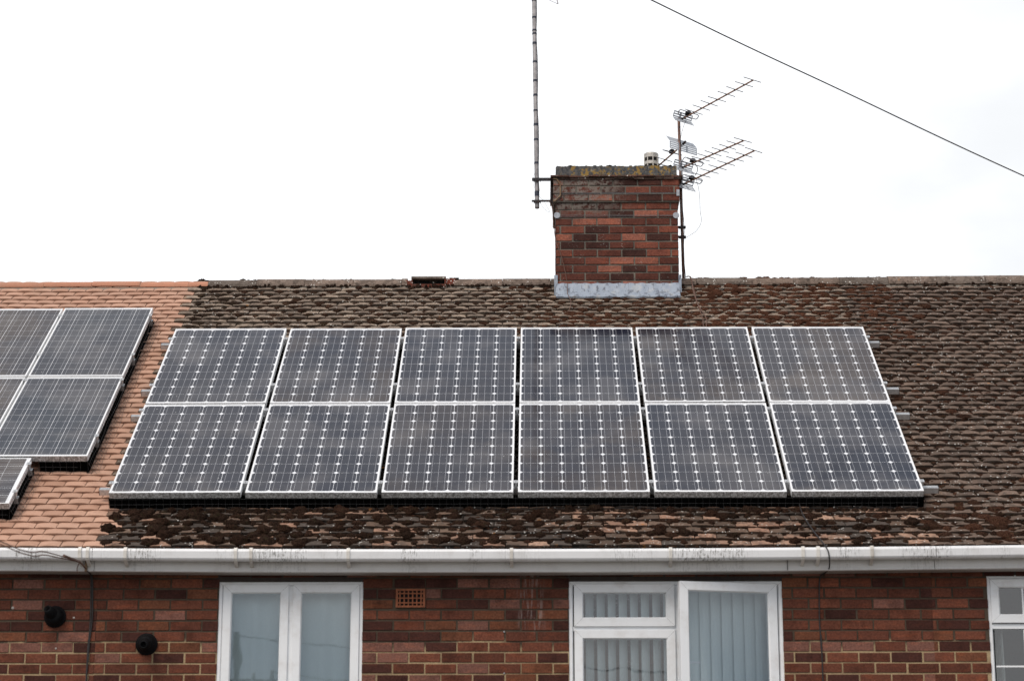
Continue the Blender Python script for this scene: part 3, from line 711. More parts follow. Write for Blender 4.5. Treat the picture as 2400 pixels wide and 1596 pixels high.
# ventilated flue cowl
P0_=at(1526.5,387,YC+.45); P0_.z=ztop-.02
cw=MB(); hC=at(1526,361,YC+.45).z-P0_.z; R=.070
lathe(cw,P0_,(0,0,1),[(0,R*.9),(hC*.98,R*.9)],28,1)
for k in range(4):
    z=hC*(.12+.235*k); lathe(cw,P0_,(0,0,1),[(z,R*.93),(z+.004,R),(z+hC*.11,R*1.0),(z+hC*.12,R*.93)],28,0)
for j in range(8):
    a=2*math.pi*j/8+.2; q=P0_+Vector((math.cos(a),math.sin(a),0))*R*.97
    cw.tube([q,q+Vector((0,0,hC*.98))],.0055,6)
lathe(cw,P0_,(0,0,1),[(hC*.93,R*1.02),(hC*.98,R*1.0),(hC,R*.9),(hC*1.02,R*.6),(hC*1.03,R*.1)],28,0)
cw.build('flue_cowl',[M['cowl'],M['under']],CHM,smooth=False)
# straps and tension wires of the brackets
tw=MB()
for (py,y_,xa,xb) in ((452.5,YC-.030,cx0+.02,cx1+.02),(505,YC-.012,cx0,cx1)):
    a_=at(1320,py,y_); tw.tube([(xa,y_,a_.z),(xb,y_,a_.z-.004)],.0022,5)
    tw.tube([(xa,y_,a_.z-.014),(xb,y_,a_.z-.010)],.0018,5)
tw.build('lashing_wire',M['wire'],CHM)
for (px,py) in ((1305.5,505),(1584.5,505)):
    cpn=MB(); q=at(px,py,YC-.010); lathe(cpn,q,(0,-1,0),[(-.002,.030),(.003,.030),(.004,.028)],20); cpn.build('corner_plate',M['bolt'],CHM)
q=at(1589,452,YC-.030); cpn=MB(); cpn.box((q.x-.014,q.y-.002,q.z-.03),(q.x+.014,q.y+.004,q.z+.03))
cpn.build('corner_plate',M['bolt'],CHM)

# ridge ventilator
xa,xb=at(952,660,YRIDGE-.1).x,at(1068,660,YRIDGE-.1).x; zt_=at(1000,650.5,YRIDGE-.08).z; zb_=at(1000,670,YRIDGE-.15).z-.01
rv=MB(); x0=xa+.05; x1=xb-.09; yf=YRIDGE-.135
rv.box((xa,yf+.012,zb_),(x0+.012,YRIDGE+.13,zt_-.040),(.20,.055,.035)); rv.box((x1-.012,yf+.012,zb_),(xb,YRIDGE+.13,zt_-.022),(.20,.055,.035))
rv.box((x0,yf-.006,zb_-.004),(x1,yf+.02,zb_+.030),(.20,.055,.035)); rv.box((x0,yf-.008,zt_-.030),(x1,YRIDGE+.14,zt_-.006),(.24,.20,.17))
rv.box((x0+.012,yf+.05,zb_),(x1-.012,yf+.06,zt_-.027),(.01,.01,.01)); rv.box((x0,yf-.004,zb_+.0),(x0+.014,yf+.1,zt_-.0265),(.2,.055,.035)); rv.box((x1-.014,yf-.004,zb_),(x1,yf+.1,zt_-.0265),(.2,.055,.035))
for i in range(1): rv.box((xb-.06,YRIDGE-.11,zt_-.026),(xb+.03,YRIDGE+.1,zt_-.010),(.05,.04,.035))
rv.build('ridge_vent',M['tile_old'],H['m'],bevel=.004)['label']='raised red brown ridge vent with a dark slot'

# ------------------------------------------------------------------ solar panels
NP=.14; TH=.046
def panel_proto(W_,L_,nx,ny,mx,my,bars,cham,tint,name):
    """panel in its own frame: x across, y up the slope, z outwards; returns meshes"""
    fr=MB(); w=.0105
    for (a,b,c,d) in ((0,W_,0,w),(0,W_,L_-w,L_),(0,w,w,L_-w),(W_-w,W_,w,L_-w)):
        fr.box((a,c,-TH),(b,d,0))
    fr.box((w,w,-.034),(W_-w,L_-w,-.030))
    gl=MB(); gl.quad((w,w,-.0025),(W_-w,w,-.0025),(W_-w,L_-w,-.0025),(w,L_-w,-.0025))
    return fr,gl,m_cells(name,nx,ny,W_,L_,mx,my,bars,cham,tint)
RM=Matrix(((1,0,0),(0,cp,-sp),(0,sp,cp))).to_4x4()
def local_build(mb,name,mats,parent):
    o=tuple(parent['_o']); parent['_o']=(0.,0.,0.); r=mb.build(name,mats,parent); parent['_o']=o; return r
cellA=None
main_lab=[['leftmost','second from left','third from left','fourth from left','fifth from left','rightmost'],
          ['leftmost','second from left','third from left','fourth from left','fifth from left','rightmost']]
frA,glA,matA=panel_proto(.974,1.65,6,10,.013,.030,(1/6,.5,5/6),.021,(.011,.013,.024),'mono_cells')
protoA=None
AX=-3.18833
for row in (0,1):
    for i in range(6):
        s0=0 if row==0 else 1.66966; tx=AX+i*1.01+.008; dn=random.uniform(-.004,.004)
        lab='%s solar panel in the %s row of the twelve panel array'%(main_lab[1-row][i],'lower' if row==0 else 'upper')
        lab={('upper',2):'white framed solar panel third from left in upper row, below the ridge vent'}.get(('lower' if row==0 else 'upper',i),lab)
        if row==1 and i==3: lab='white framed solar panel fourth from left in upper row, below the chimney edge'
        if row==1 and i==4: lab='white framed solar panel fifth from left in upper row, next to rightmost'
        o=empty('solar_panel',rp(tx,s0,NP),lab,'solar panel','monocrystalline panels of the twelve panel array')
        o.rotation_euler=(PITCH+math.radians(random.uniform(-.12,.12)),math.radians(random.uniform(-.15,.15)),0)
        if protoA is None:
            f=local_build(frA,'frame',M['frame'],o); g_=local_build(glA,'cell_sheet',matA,o); protoA=(f,g_)
        else:
            for q in protoA: offset_copy(q,o,None)
frB,glB,matB=panel_proto(.792,1.58,6,12,.012,.030,(.25,.75),0,(.020,.026,.038),'poly_cells')
protoB=None
xr0=-3.464
leftspec=[]
for row,(s0,) in enumerate(((.655,),(2.2475,))):
    for i in range(3): leftspec.append((xr0-.792-i*(.812),s0,row,i))
names={(1,0):'grey solar panel at the top right of the array on the terracotta roof',(1,1):'upper grey solar panel cut by the left edge of the photo, on terracotta tiles',
       (0,0):'grey solar panel whose dirty lower edge hangs free over the terracotta tiles',(0,1):'lower upright grey solar panel cut by the left edge of the photo',
       (1,2):'upper grey solar panel beyond the left edge of the photo',(0,2):'lower grey solar panel beyond the left edge of the photo'}
for (x,s0,row,i) in leftspec:
    o=empty('solar_panel',rp(x,s0,NP),names[(row,i)],'solar panel','upright panels of the terracotta roof array'); o.rotation_euler=(PITCH+math.radians(random.uniform(-.1,.1)),math.radians(random.uniform(-.1,.1)),0)
    if protoB is None:
        f=local_build(frB,'frame',M['frame'],o); g_=local_build(glB,'cell_sheet',matB,o); protoB=(f,g_)
    else:
        for q in protoB: offset_copy(q,o,None)
for i in range(2):
    x=-3.887-i*1.60; o=empty('solar_panel',rp(x,-.172,NP),('sideways grey solar panel at the left edge, its corner lowest on terracotta roof','sideways grey solar panel beyond the left edge of the photo')[i],'solar panel','sideways panels of the terracotta roof array')
    o.rotation_euler=Matrix((RM.to_3x3()@Matrix.Rotation(math.pi/2,3,'Z'))).to_euler()
    for q in protoB: offset_copy(q,o,None)

# rails with clamps
def rail(px_l,py_l,px_r,py_r,gaps,lab,grp,n1=.093,x0=None,s=None,ends=True,x1=None):
    if px_l is not None: xa,sa=on_roof(px_l,py_l,.085)
    if px_r is not None: xb,sb=on_roof(px_r,py_r,.085)
    if px_l is None: xa=x0; sa=sb
    if s is None: s=(sa+sb)/2
    if x1: xb=x1
    o=empty('mounting_rail',rp(xa,s,.05),lab,'mounting rail',grp)
    m_=MB(); w=.02
    m_.rbox(xa,xb,s-w,s-.004,.048,n1); m_.rbox(xa,xb,s+.004,s+w,.048,n1); m_.rbox(xa,xb,s-.0042,s+.0042,.049,n1-.012)
    m_.build('rail_bar',M['rail'],o)
    for (ea,eb) in ((xa-.003,xa-.0002),(xb+.0002,xb+.003)):
        cp_=MB(); cp_.rbox(ea,eb,s-w-.001,s+w+.001,.046,n1+.001); cp_.build('end_cap',M['black'],o)
    for gx in gaps:
        c=MB(); c.rbox(gx-.016,gx+.016,s-.022,s+.022,NP+.001,NP+.005); c.rbox(gx-.0085,gx+.0085,s-.020,s+.020,.094,NP+.002)
        q=rp(gx,s,NP+.005); lathe(c,q,(0,-sp,cp),[(0,.006),(.006,.006),(.0065,.004)],8); c.build('clamp',M['rail'],o)
    for hx_ in np.arange(xa+.35,xb,1.1):
        hk=MB(); hk.rbox(hx_-.02,hx_+.02,s-.05,s+.03,.004,.047); hk.build('roof_hook',M['galv'],o)
mg=[AX+i*1.01-.010 for i in range(1,6)]; me_=[AX-.004,AX+6.04+.004]
for nm,(a,b,c,d) in (('topmost',(377,811,2060,801)),('second highest',(330,921,2105,908)),('third highest',(306,980,2130,967)),('lowest',(233,1149,2198,1141))):
    rail(a,b,c,d,[me_[0]]+mg+[me_[1]],'%s aluminium rail under the twelve panel array, ends sticking out'%nm,'rails under the twelve panel array')
lg=[xr0+.004]+[xr0-.802-i*.812 for i in range(3)]
for nm,(c,d) in (('topmost',(358,753)),('second highest',(317,845)),('third highest',(292,904)),('lowest',(232.5,1036))):
    rail(None,None,c,d,lg,'%s aluminium rail end at the right edge of the terracotta roof panels'%nm,'rails under the upright terracotta roof panels',x0=-5.9)
for nm,(c,d) in (('upper',(77,1102)),('lower',(44,1167))):
    rail(None,None,c,d,[-3.883,-5.477],'%s aluminium rail end beside the sideways panel at the left edge'%nm,'rails under the sideways terracotta roof panels',x0=-7.2)

# bird proofing mesh under the panel edges
def mesh_strip(name,x0,x1,s,lab,side=False,s1=None):
    m_=MB()
    if not side:
        n=int((x1-x0)/.0255)
        for i in range(n+1):
            if i%2: continue
            x=x0+(x1-x0)*i/n; j=random.uniform(-.003,.003)
            m_.tube([rp(x,s-.002,NP-.004),rp(x,s-.006,NP-TH),rp(x+j,s-.012,.05),rp(x+j,s-.028,.014),rp(x+j,s-.05,.012)],.0009,4)
        for nn,ss in ((NP-TH-.004,-.007),(.050,-.013),(.018,-.029)):
            pts=[rp(x,s+ss+.003*mnoise.noise(Vector((x*3,nn*40,0))),nn+.004*mnoise.noise(Vector((x*2,9,nn*9)))) for x in np.arange(x0,x1+.01,.15)]
            m_.tube(pts,.0009,4)
    else:
        n=int((s1-s)/.05)
        for i in range(n+1):
            q=s+(s1-s)*i/n; b=.02*mnoise.noise(Vector((q*4,2,2)))
            m_.tube([rp(x0+.003,q,NP-.006),rp(x0+.012,q,NP-TH),rp(x0+.035+b,q,.05),rp(x0+.075+b,q-.02,.015)],.0011,4)
        for dx,nn in ((.004,NP-.02),(.02,.078),(.035,.05),(.06,.03),(.08,.016)):
            m_.tube([rp(x0+dx+.016*mnoise.noise(Vector((q*4,2,dx*30))),q,nn) for q in np.arange(s,s1+.01,.1)],.0011,4)
    if not side: m_.quad(rp(x0,s+.012,.0),rp(x1,s+.012,.0),rp(x1,s+.008,NP-TH-.001),rp(x0,s+.008,NP-TH-.001),m=1)  # solid black sheet added behind the wires as shade under the panel edge
    else: m_.quad(rp(x0-.01,s+.01,.0),rp(x0-.01,s1,.0),rp(x0-.008,s1,NP-TH-.001),rp(x0-.008,s+.01,NP-TH-.001),m=1); m_.quad(rp(x0-.01,s+.01,.013),rp(x0+.010,s+.01,.013),rp(x0+.010,s1,.013),rp(x0-.01,s1,.013),m=1)  # upright and flat black sheets stand in for shade along the side
    tag(m_.build(name,[M['meshwire'],M['gapshade']]),lab,'wire mesh')
mesh_strip('bird_mesh',AX,AX+6.04,0,'fine wire bird mesh along the lower edge of the twelve panel array')
mesh_strip('bird_mesh',-3.84,xr0,.655,'short wire bird mesh below the dirty lower edge of the terracotta roof panel')
mesh_strip('bird_mesh',-6.9,-3.887,-.172,'wire bird mesh below the sideways panel at the left edge')
mesh_strip('bird_mesh',xr0,0,.62,'loose wire bird mesh down the right side of the terracotta roof panels',True,3.8)
mesh_strip('bird_mesh',-3.887,0,-.19,'loose wire bird mesh down the side of the sideways panel',True,.62)

# ------------------------------------------------------------------ moss
try:
    import bmesh
    bm=bmesh.new(); bmesh.ops.create_icosphere(bm,subdivisions=3,radius=1)
    bm.verts.ensure_lookup_table()
    keep=[v for v in bm.verts if v.co.z>-.25]; bmesh.ops.delete(bm,geom=[v for v in bm.verts if v.co.z<=-.25],context='VERTS')
    bm.verts.ensure_lookup_table(); bm.verts.index_update()
    DV=np.array([v.co[:] for v in bm.verts]); DF=np.array([[v.index for v in f.verts] for f in bm.faces]); bm.free()
    bm=bmesh.new(); bmesh.ops.create_icosphere(bm,subdivisions=2,radius=1); bmesh.ops.delete(bm,geom=[v for v in bm.verts if v.co.z<=-.25],context='VERTS')
    bm.verts.ensure_lookup_table(); bm.verts.index_update()
    DV2=np.array([v.co[:] for v in bm.verts]); DF2=np.array([[v.index for v in f.verts] for f in bm.faces]); bm.free()
except Exception as ex: raise
VAR=[]; VAR2=[]
for k in range(10):
    for (dv,store,am) in ((DV,VAR,.42),(DV2,VAR2,.35)):
        q=np.array([ (lambda p,n:[p[0]*n,p[1]*n,p[2]*n])(p,1+am*mnoise.noise(Vector(p)*2.3+Vector((k*7,0,0)))+.35*am*mnoise.noise(Vector(p)*7+Vector((k*7,5,0)))+.2*am*1.6*mnoise.noise(Vector(p)*13)) for p in dv]); store.append(q)
mv=[];mf=[];mc=[];off=0
RB=np.array([[1,0,0],[0,cp,sp],[0,-sp,cp]])          # rows: x, s, n directions
def clump(x,s,n,rx,rs,rn,col,big=True):
    global off
    q=(VAR if big else VAR2)[random.randrange(10)].copy(); fcs=DF if big else DF2
    a=random.uniform(0,6.28); c_,s_=math.cos(a),math.sin(a); q=q@np.array([[c_,s_,0],[-s_,c_,0],[0,0,1]])
    q=q*np.array([rx,rs,rn]); P=np.array(rp(x,s,n)); q=q@RB+P
    mv.append(q); mf.append(fcs+off); mc.append(np.tile(np.array([*col,1.]),(len(fcs),1))); off+=len(q)
DK=(.034,.023,.018); RD=(.105,.052,.035); GR=(.075,.058,.042)
def under_panel(x,s): return (AX+.03<x<AX+6.0 and .03<s<3.28)
for k in range(nrow):
    for (x0,h) in joints[k]:
        s0=S_EAVE+k*TG
        for jx,isj in ((x0,True),(x0+TW*random.uniform(.25,.75),False)):
            if not(-6.5<jx<6.5): continue
            hh=house_of(jx)
            if jx<XL+(.05 if s0<.3 else .0)+.02*(k%2): continue
            if hh=='l': hh='m'
            s=s0+TG*random.uniform(.25,.95)
            if isj: s=s0+TG*random.uniform(.3,.75)
            if under_panel(jx,s): continue
            n=wobble(jx,s)+.0
            if hh=='r':
                dens=.80 if isj else .12; sz=random.uniform(.014,.030); col=lerp(DK,RD,random.random()*.7); hn=.35
                if random.random()<.06: sz*=1.9
                if jx<XR+.5 and s>3.3: dens=.95; sz*=1.5; col=RD
                if s<0 and jx<4.5: dens=.9; sz*=1.5
            elif s<.1:
                f=.5+.5*vec_noise(jx*1.5,s*3)
                lefty=max(0,min(1,(0.3-jx)/2.5))
                dens=(.78+.2*lefty) if isj else (.42+.35*lefty)*(.6+.8*f)
                sz=(.018+.030*random.random()**1.4)*(1+.25*lefty); col=lerp(DK,RD,random.random()*.35*(1-lefty*.6)); hn=.62
                if s>-.16: dens=max(dens,.8)
            elif s>3.25:
                f=vec_noise(jx*1.3,s*2.2)
                hv=1 if 1.2<jx<2.75 else (max(0,min(1,(jx+.5)/1.1)) if jx<1.2 else .5)
                if -.1<jx<1.4 and s>4.0: hv*=.45
                dens=(.80+.2*hv) if isj else (.10+.62*hv)*(1+f*.6)
                sz=random.uniform(.020,.038)+hv*random.uniform(.002,.018); col=lerp(lerp(DK,GR,random.random()*.5),RD,min(1,hv*.9+.15+random.random()*.2)); hn=.42
                if jx<-2.75: dens=.9; col=lerp(DK,GR,random.random()*.5)
            else:
                dens=.8 if isj else .15; sz=random.uniform(.018,.034); col=DK; hn=.4
            if random.random()<dens:
                big=sz>.030
                clump(jx+random.uniform(-.012,.012),s,n-.002,sz*random.uniform(.85,1.35),sz*random.uniform(.7,1.05),sz*hn*random.uniform(1.1,1.7),jit(col,.25),big)
                if random.random()<.4: clump(jx+random.uniform(-.04,.04),s+random.uniform(-.03,.02),n-.002,sz*.6,sz*.55,sz*.35,jit(col,.25),False)
# a fringe of moss all along the foot of each course where it laps the next
for k in range(nrow):
    s0=S_EAVE+k*TG; x=XL+(.06 if s0<.3 else .02)
    while x<6.0:
        x+=random.uniform(.03,.10)
        if under_panel(x,s0): continue
        hv=(1.2<x<2.75 and s0>3.2)
        p_=.55 if x>XR else (.5 if s0>3 else .65)
        if vec_noise(x*2,s0*5)+random.random()*.8<1-p_-.25: continue
        col=RD if hv else lerp(DK,RD,random.random()*.4)
        clump(x,s0-.006,wobble(x,s0)-.006,random.uniform(.014,.032),.010,.009,jit(col,.3),False)
# loose moss and leaf litter caught against the mesh under the panels
x=AX+.02
while x<AX+6.0:
    x+=random.uniform(.02,.07); clump(x,-.045+random.uniform(-.03,.02),.004,random.uniform(.012,.034),random.uniform(.012,.022),random.uniform(.008,.024),jit(DK,.3),False)
# ridge and coping tufts
for _ in range(160):
    x=random.uniform(XL,6); clump(x,S_RIDGE-.16+random.uniform(-.03,.02),.012,random.uniform(.008,.03),.02,random.uniform(.008,.02),jit(DK,.3),False)
for _ in range(70):
    x=random.uniform(XL+.15,6)
    if cx0-.1<x<cx1+.1: continue
    q=Vector((x,YRIDGE-random.uniform(-.01,.03),ZRIDGE+(.010 if x<XR else .022))); qq=VAR2[random.randrange(10)]*np.array([random.uniform(.008,.022),.014,random.uniform(.004,.009)])+np.array(q); mv.append(qq); mf.append(DF2+off); mc.append(np.tile(np.array([.06,.05,.04,1.]),(len(DF2),1))); off+=len(qq)
for _ in range(40):
    x=random.uniform(cx0,cx1); qq=VAR2[random.randrange(10)]*np.array([random.uniform(.006,.02),.012,random.uniform(.005,.012)])+np.array((x,YC+random.uniform(.0,.04),ztop)); mv.append(qq); mf.append(DF2+off); mc.append(np.tile(np.array([.10,.09,.07,1.]),(len(DF2),1))); off+=len(qq)
V_=np.concatenate(mv); Fc=np.concatenate(mf); Cc=np.concatenate(mc).astype(np.float32)
me=bpy.data.meshes.new('moss'); me.vertices.add(len(V_)); me.vertices.foreach_set('co',V_.ravel().astype(np.float32)); me.loops.add(len(Fc)*3); me.loops.foreach_set('vertex_index',Fc.ravel().astype(np.int32))
me.polygons.add(len(Fc)); me.polygons.foreach_set('loop_start',np.arange(0,len(Fc)*3,3,dtype=np.int32)); me.polygons.foreach_set('loop_total',np.full(len(Fc),3,dtype=np.int32)); me.polygons.foreach_set('use_smooth',np.ones(len(Fc),dtype=bool))
a_=me.attributes.new('col','FLOAT_COLOR','FACE'); a_.data.foreach_set('color',Cc.ravel()); me.materials.append(M['moss']); me.update(calc_edges=True)
mo=bpy.data.objects.new('moss',me); C.objects.link(mo); tag(mo,'brown cushions of moss growing between the old roof tiles','moss',kind='stuff')
print('moss faces',len(Fc))

# ------------------------------------------------------------------ aerial pole on the left of the chimney
YP=YC+.10
pb=at(1259,488.5,YP); pt0=at(1251.6,0,YP); dirp=(pt0-pb).normalized(); ptop=pb+dirp*((pt0-pb).length+1.15)
pole=empty('aerial_pole',pb,'thick grey tube pole with dark tape bands on a bracket left of the chimney','aerial pole')
m_=MB(); m_.tube([pb,pb+dirp*.02,ptop],[.0205,.0212,.0205],16); m_.build('tube',M['tube'],pole,smooth=True)
for y in (2,42,72,80,102.5,146,190,224,260,293,328,383,452,458):
    c=at(1255,y,YP); t_=(c.z-pb.z)/dirp.z; q=pb+dirp*t_; m_=MB(); hw=random.uniform(.007,.012); m_.tube([q-dirp*hw,q+dirp*hw],.0232,14); m_.build('tape_band',M['tape'],pole)
m_=MB(); pts=[]
for i in range(40):
    t_=i/39; q=pb+(ptop-pb)*(.05+.93*t_); a=.4+.5*math.sin(i*.7); pts.append(q+Vector((math.cos(a)*.024,-.018,0)))
m_.tube(pts,.0035,6); m_.build('coax_cable',M['cable'],pole)
br=MB()
for (ya,yb_,x0_,x1_) in ((417.5,425,1246.8,1300),(469.3,473.8,1246,1300)):
    A_=at(x0_,ya,YP-.03); B_=at(x1_,yb_,YP-.03)
    br.box((A_.x,YP-.036,B_.z),(cx0-.01,YP-.030,A_.z)); br.box((A_.x,YP-.030,A_.z-.004),(cx0-.01,YP+.0,A_.z))
    zc=(A_.z+B_.z)/2; 
    for dx in (-.028,.030): br.tube([(pb.x+dx,YP-.04,zc),(pb.x+dx,YP+.03,zc)],.005,6)
    br.tube([(pb.x-.03,YP-.024,zc-.012),(pb.x-.02,YP-.034,zc-.012),(pb.x+.02,YP-.034,zc-.012),(pb.x+.03,YP-.024,zc-.012)],.004,6)
a=at(1290,425,YP-.03); b_=at(1290,472,YP); br.box((a.x,YP-.05,b_.z),(a.x+.008,YP+.14,a.z+.01))
br.build('bracket',M['iron'],pole)
cg=MB(); poly=[(1297,419),(1305,420),(1313.5,433),(1313.5,459),(1300,472),(1296.5,470)]
pts=[at(x,y,YC-.034) for x,y in poly]; 
for i in range(len(pts)-1): cg.tube([pts[i],pts[i+1]],.0075,6)
cg.build('corner_guard',M['ironrust'],pole)
# aerial at the top of the pole, only its drooping tip in view
ah=MB(); tip=at(1307.8,10.5,YP-.2); top_=ptop-dirp*.25
ah.tube([at(1286,0,YP-.2)+Vector((-.25,0,.125)),tip],.0028,6); ah.tube([tip,at(1303.7,-2,YP-.2)+Vector((-.05,0,.25))],.006,6); ah.tube([at(1303.7,-2,YP-.2)+Vector((-.05,0,.25)),top_],.012,8)
for k in range(7): q=top_+Vector((.06*k+.02,-.05*k,0.01*k)); ah.tube([q+Vector((-.07,-.08,.16)),q+Vector((.07,.08,-.16))],.003,5)
ah.build('aerial_head',M['galv'],pole)
ww=MB()
def curve(pts,Y,r,n=6,dy=None):
    P=[at(px,py,(Y if dy is None else Y+dy[i])) for i,(px,py) in enumerate(pts)]; return smooth_pts(P)
def smooth_pts(P,k=5):
    out=[]
    for i in range(len(P)-1):
        p0=P[max(i-1,0)];p1=P[i];p2=P[i+1];p3=P[min(i+2,len(P)-1)]
        for j in range(k):
            t=j/k; out.append(.5*((2*p1)+(-p0+p2)*t+(2*p0-5*p1+4*p2-p3)*t*t+(-p0+3*p1-3*p2+p3)*t**3))
    out.append(P[-1]); return out
ww.tube(curve([(1262,391),(1254,405),(1250,415),(1249,430),(1252,441)],YP-.035,.002),.0016,5)
ww.tube(curve([(1264,461),(1272,468),(1277,475),(1284,488),(1288,496),(1285,497),(1273,487),(1266,475)],YP-.035,.002),.0016,5)
ww.build('loose_wire',M['wire'],pole)

# cable from the pole down the chimney face and on to the tiles
m_=MB(); 
P=curve([(1288,474),(1294,487),(1297,520),(1302,560),(1313,592),(1323,630),(1329,662)],YC-.03,.002)
xa_,sa_=on_roof(1330,690,.04); xb_,sb_=on_roof(1338,706,.035); xc_,sc_=on_roof(1336,722,.03); xd_,sd_=on_roof(1331,731,.03)
P+= [Vector(q) for q in smooth_pts([rp(xa_,sa_,.045),rp(xb_,sb_,.04),rp(xc_,sc_,.035),rp(xd_,sd_,.03)])]
m_.tube(P,.0032,6); tag(m_.build('cable',M['cableb']),'thin brown cable hanging down the left side of the chimney face onto the tiles','cable')
# ------------------------------------------------------------------ aerial mast at the right of the chimney and its four aerials
YM=YC+.22
mt=at(1591,284,YM); mb_=at(1602,652,YM); md=(mb_-mt).normalized()
mast=empty('aerial_mast',mb_,'slim rusty mast clamped to the right side of the chimney, carrying television aerials','aerial mast')
m_=MB(); m_.tube([mt-md*.03,mb_+md*.25],.0145,12); m_.build('tube',M['mast'],mast,smooth=True)
for y in (300,330,480,498,600): c=at(1600,y,YM); t_=(c-mt).dot(md); q=mt+md*t_; k=MB(); k.tube([q-md*.009,q+md*.009],.0145,10); k.build('tape_band',M['tape'],mast)
br=MB()
for y in (534,557):
    A_=at(1590,y,YM); q=mt+md*((A_-mt).dot(md)); z=A_.z
    br.box((cx1-.002,YM-.022,z-.012),(q.x+.035,YM-.017,z+.012)); br.box((q.x-.03,YM-.016,z-.006),(q.x+.034,YM+.022,z+.006)); 
    for dx in (-.022,.026): br.tube([(q.x+dx,YM-.04,z),(q.x+dx,YM+.03,z)],.004,6)
br.box((cx1-.002,YM-.03,at(1590,560,YM).z-.02),(cx1+.006,YM+.03,at(1590,531,YM).z+.02)); br.build('bracket',M['iron'],mast)

def mast_at(py): c=at(1595,py,YM); return mt+md*((c-mt).dot(md))
def yagi(P,tippx,az,npos,half,refl,lab,dip=True,box_t=.12,name='television_aerial',rslots=3,tube_back=0.04,el_t=None):
    """P: boom root; boom lies in the vertical plane of azimuth az through P; tip seen at tippx"""
    d_h=Vector((math.cos(az),math.sin(az),0)); el=Vector((-math.sin(az),math.cos(az),0))
    if el.x<0: el=-el
    nrm=d_h.cross(Vector((0,0,1))).normalized(); r=ray(*tippx); t=(P-EYEV).dot(nrm)/r.dot(nrm); T=EYEV+r*t
    bd=(T-P).normalized(); L=(T-P).length
    o=empty(name,P,lab,'aerial','television aerials on the mast'); ub=el.cross(bd).normalized(); ub=ub if ub.z>0 else -ub
    m_=MB(); m_.tube([P-bd*tube_back,T+bd*.01],.0085,6); m_.build('boom',M['boom'],o)
    for t_ in npos:
        q=P+bd*(L*t_)+ub*.008; e=MB(); hw=half*(1.0 if t_>.5 else 1.03); tl=random.uniform(-.04,.04)
        e.tube([q-el*hw+bd*tl*hw,q+el*hw-bd*tl*hw],.0042,5); e.build('director',M['alu'],o)
        c=MB(); c.tube([q-el*.008-ub*.006,q+el*.008-ub*.006],.008,6); c.build('director_clip',M['black'],o)
    # folded dipole and junction box
    q=P+bd*(L*box_t)+ub*.012; hw=half*.98; lp=[]
    for i in range(9): a=math.pi*(i/8-.5); lp.append(q+el*(hw+math.cos(a)*.018)+bd*(.018*math.sin(a))*1.0+ub*(.016*math.sin(a)))
    for i in range(9): a=math.pi*(i/8+.5); lp.append(q-el*(hw-math.cos(a)*.018)+bd*(.018*math.sin(a))+ub*(.016*math.sin(a)))
    lp.append(lp[0]); e=MB(); e.tube(lp,.0045,6); e.build('folded_dipole',M['alu'],o)
    j=MB(); c=q+ub*.015; u1,u2,u3=el*.028,bd*.024,ub*.018
    j.hexa([c-u1-u2-u3,c+u1-u2-u3,c+u1+u2-u3,c-u1+u2-u3,c-u1*.7-u2*.7+u3,c+u1*.7-u2*.7+u3,c+u1*.7+u2*.7+u3,c-u1*.7+u2*.7+u3]); j.build('junction_box',M['black'],o,bevel=.004)
    # slotted reflector plates, upper and lower, meeting behind the boom
    rf=MB(); W_,Hh,lean=refl; R0=P-bd*.01
    for sg in (1,-1):
        tilt=ub*math.cos(lean)+bd*math.sin(lean)*1.0 if sg>0 else -ub*math.cos(lean)+bd*math.sin(lean)*1.0
        nn=el.cross(tilt).normalized()*.002
        def slab(x0,x1,h0,h1):
            a=R0+el*x0+tilt*h0; b=R0+el*x1+tilt*h0; c=R0+el*x1+tilt*h1; d=R0+el*x0+tilt*h1
            rf.hexa([a-nn,b-nn,c-nn,d-nn,a+nn,b+nn,c+nn,d+nn])
        st=.013
        for k in range(rslots): h=.004+(Hh-st-.004)*k/(rslots-1) if rslots>1 else 0; slab(-W_,W_,h,h+st)
        for xx in (-W_,-W_*.36,W_*.20,W_-.007): ww_=.007 if abs(xx)>W_*.8 else .022; slab(xx,xx+ww_,.0045,Hh-.0005)
    rf.build('reflector',M['refl'],o)
    bk=MB(); bk.tube([P-bd*tube_back*1.4-el*.012,P+bd*.03],.011,6); bk.build('boom_clamp',M['iron'],o)
    return o,P,bd,L,q,ub,el
AZ=math.radians(-50)
A1=yagi(at(1600,279,YM-.02),(1763.5,189.5),AZ,[(x) for x in (1.0,.885,.755,.635,.50,.39,.275,.165)],.112,(.122,.062,.55),'topmost television aerial, its long boom rising to the right above the chimney',box_t=.085)
A2=yagi(at(1601,393,YM-.03),(1741,331),AZ,(1,.88,.75,.63,.51,.40,.30,.22),.112,(.122,.062,.55),'middle television aerial, nearer of two parallel booms, its reflector beside the mast',box_t=.17)
A2[0]['label']='upper of the two parallel television aerials right of the chimney coping'
A3=yagi(at(1603,432,YM-.03),(1766.5,354.5),AZ,(1,.865,.74,.615,.49,.375,.255,.15),.112,(.122,.072,.55),'lowest television aerial on the mast, its reflector beside the brickwork',box_t=.12)
A4=yagi(at(1600,340,YM+.03),(1533,398),math.radians(130),(.62,.80,.95),.10,(.178,.075,.35),'television aerial pointing left behind the chimney coping, with the widest slotted reflector',box_t=.35,rslots=4)
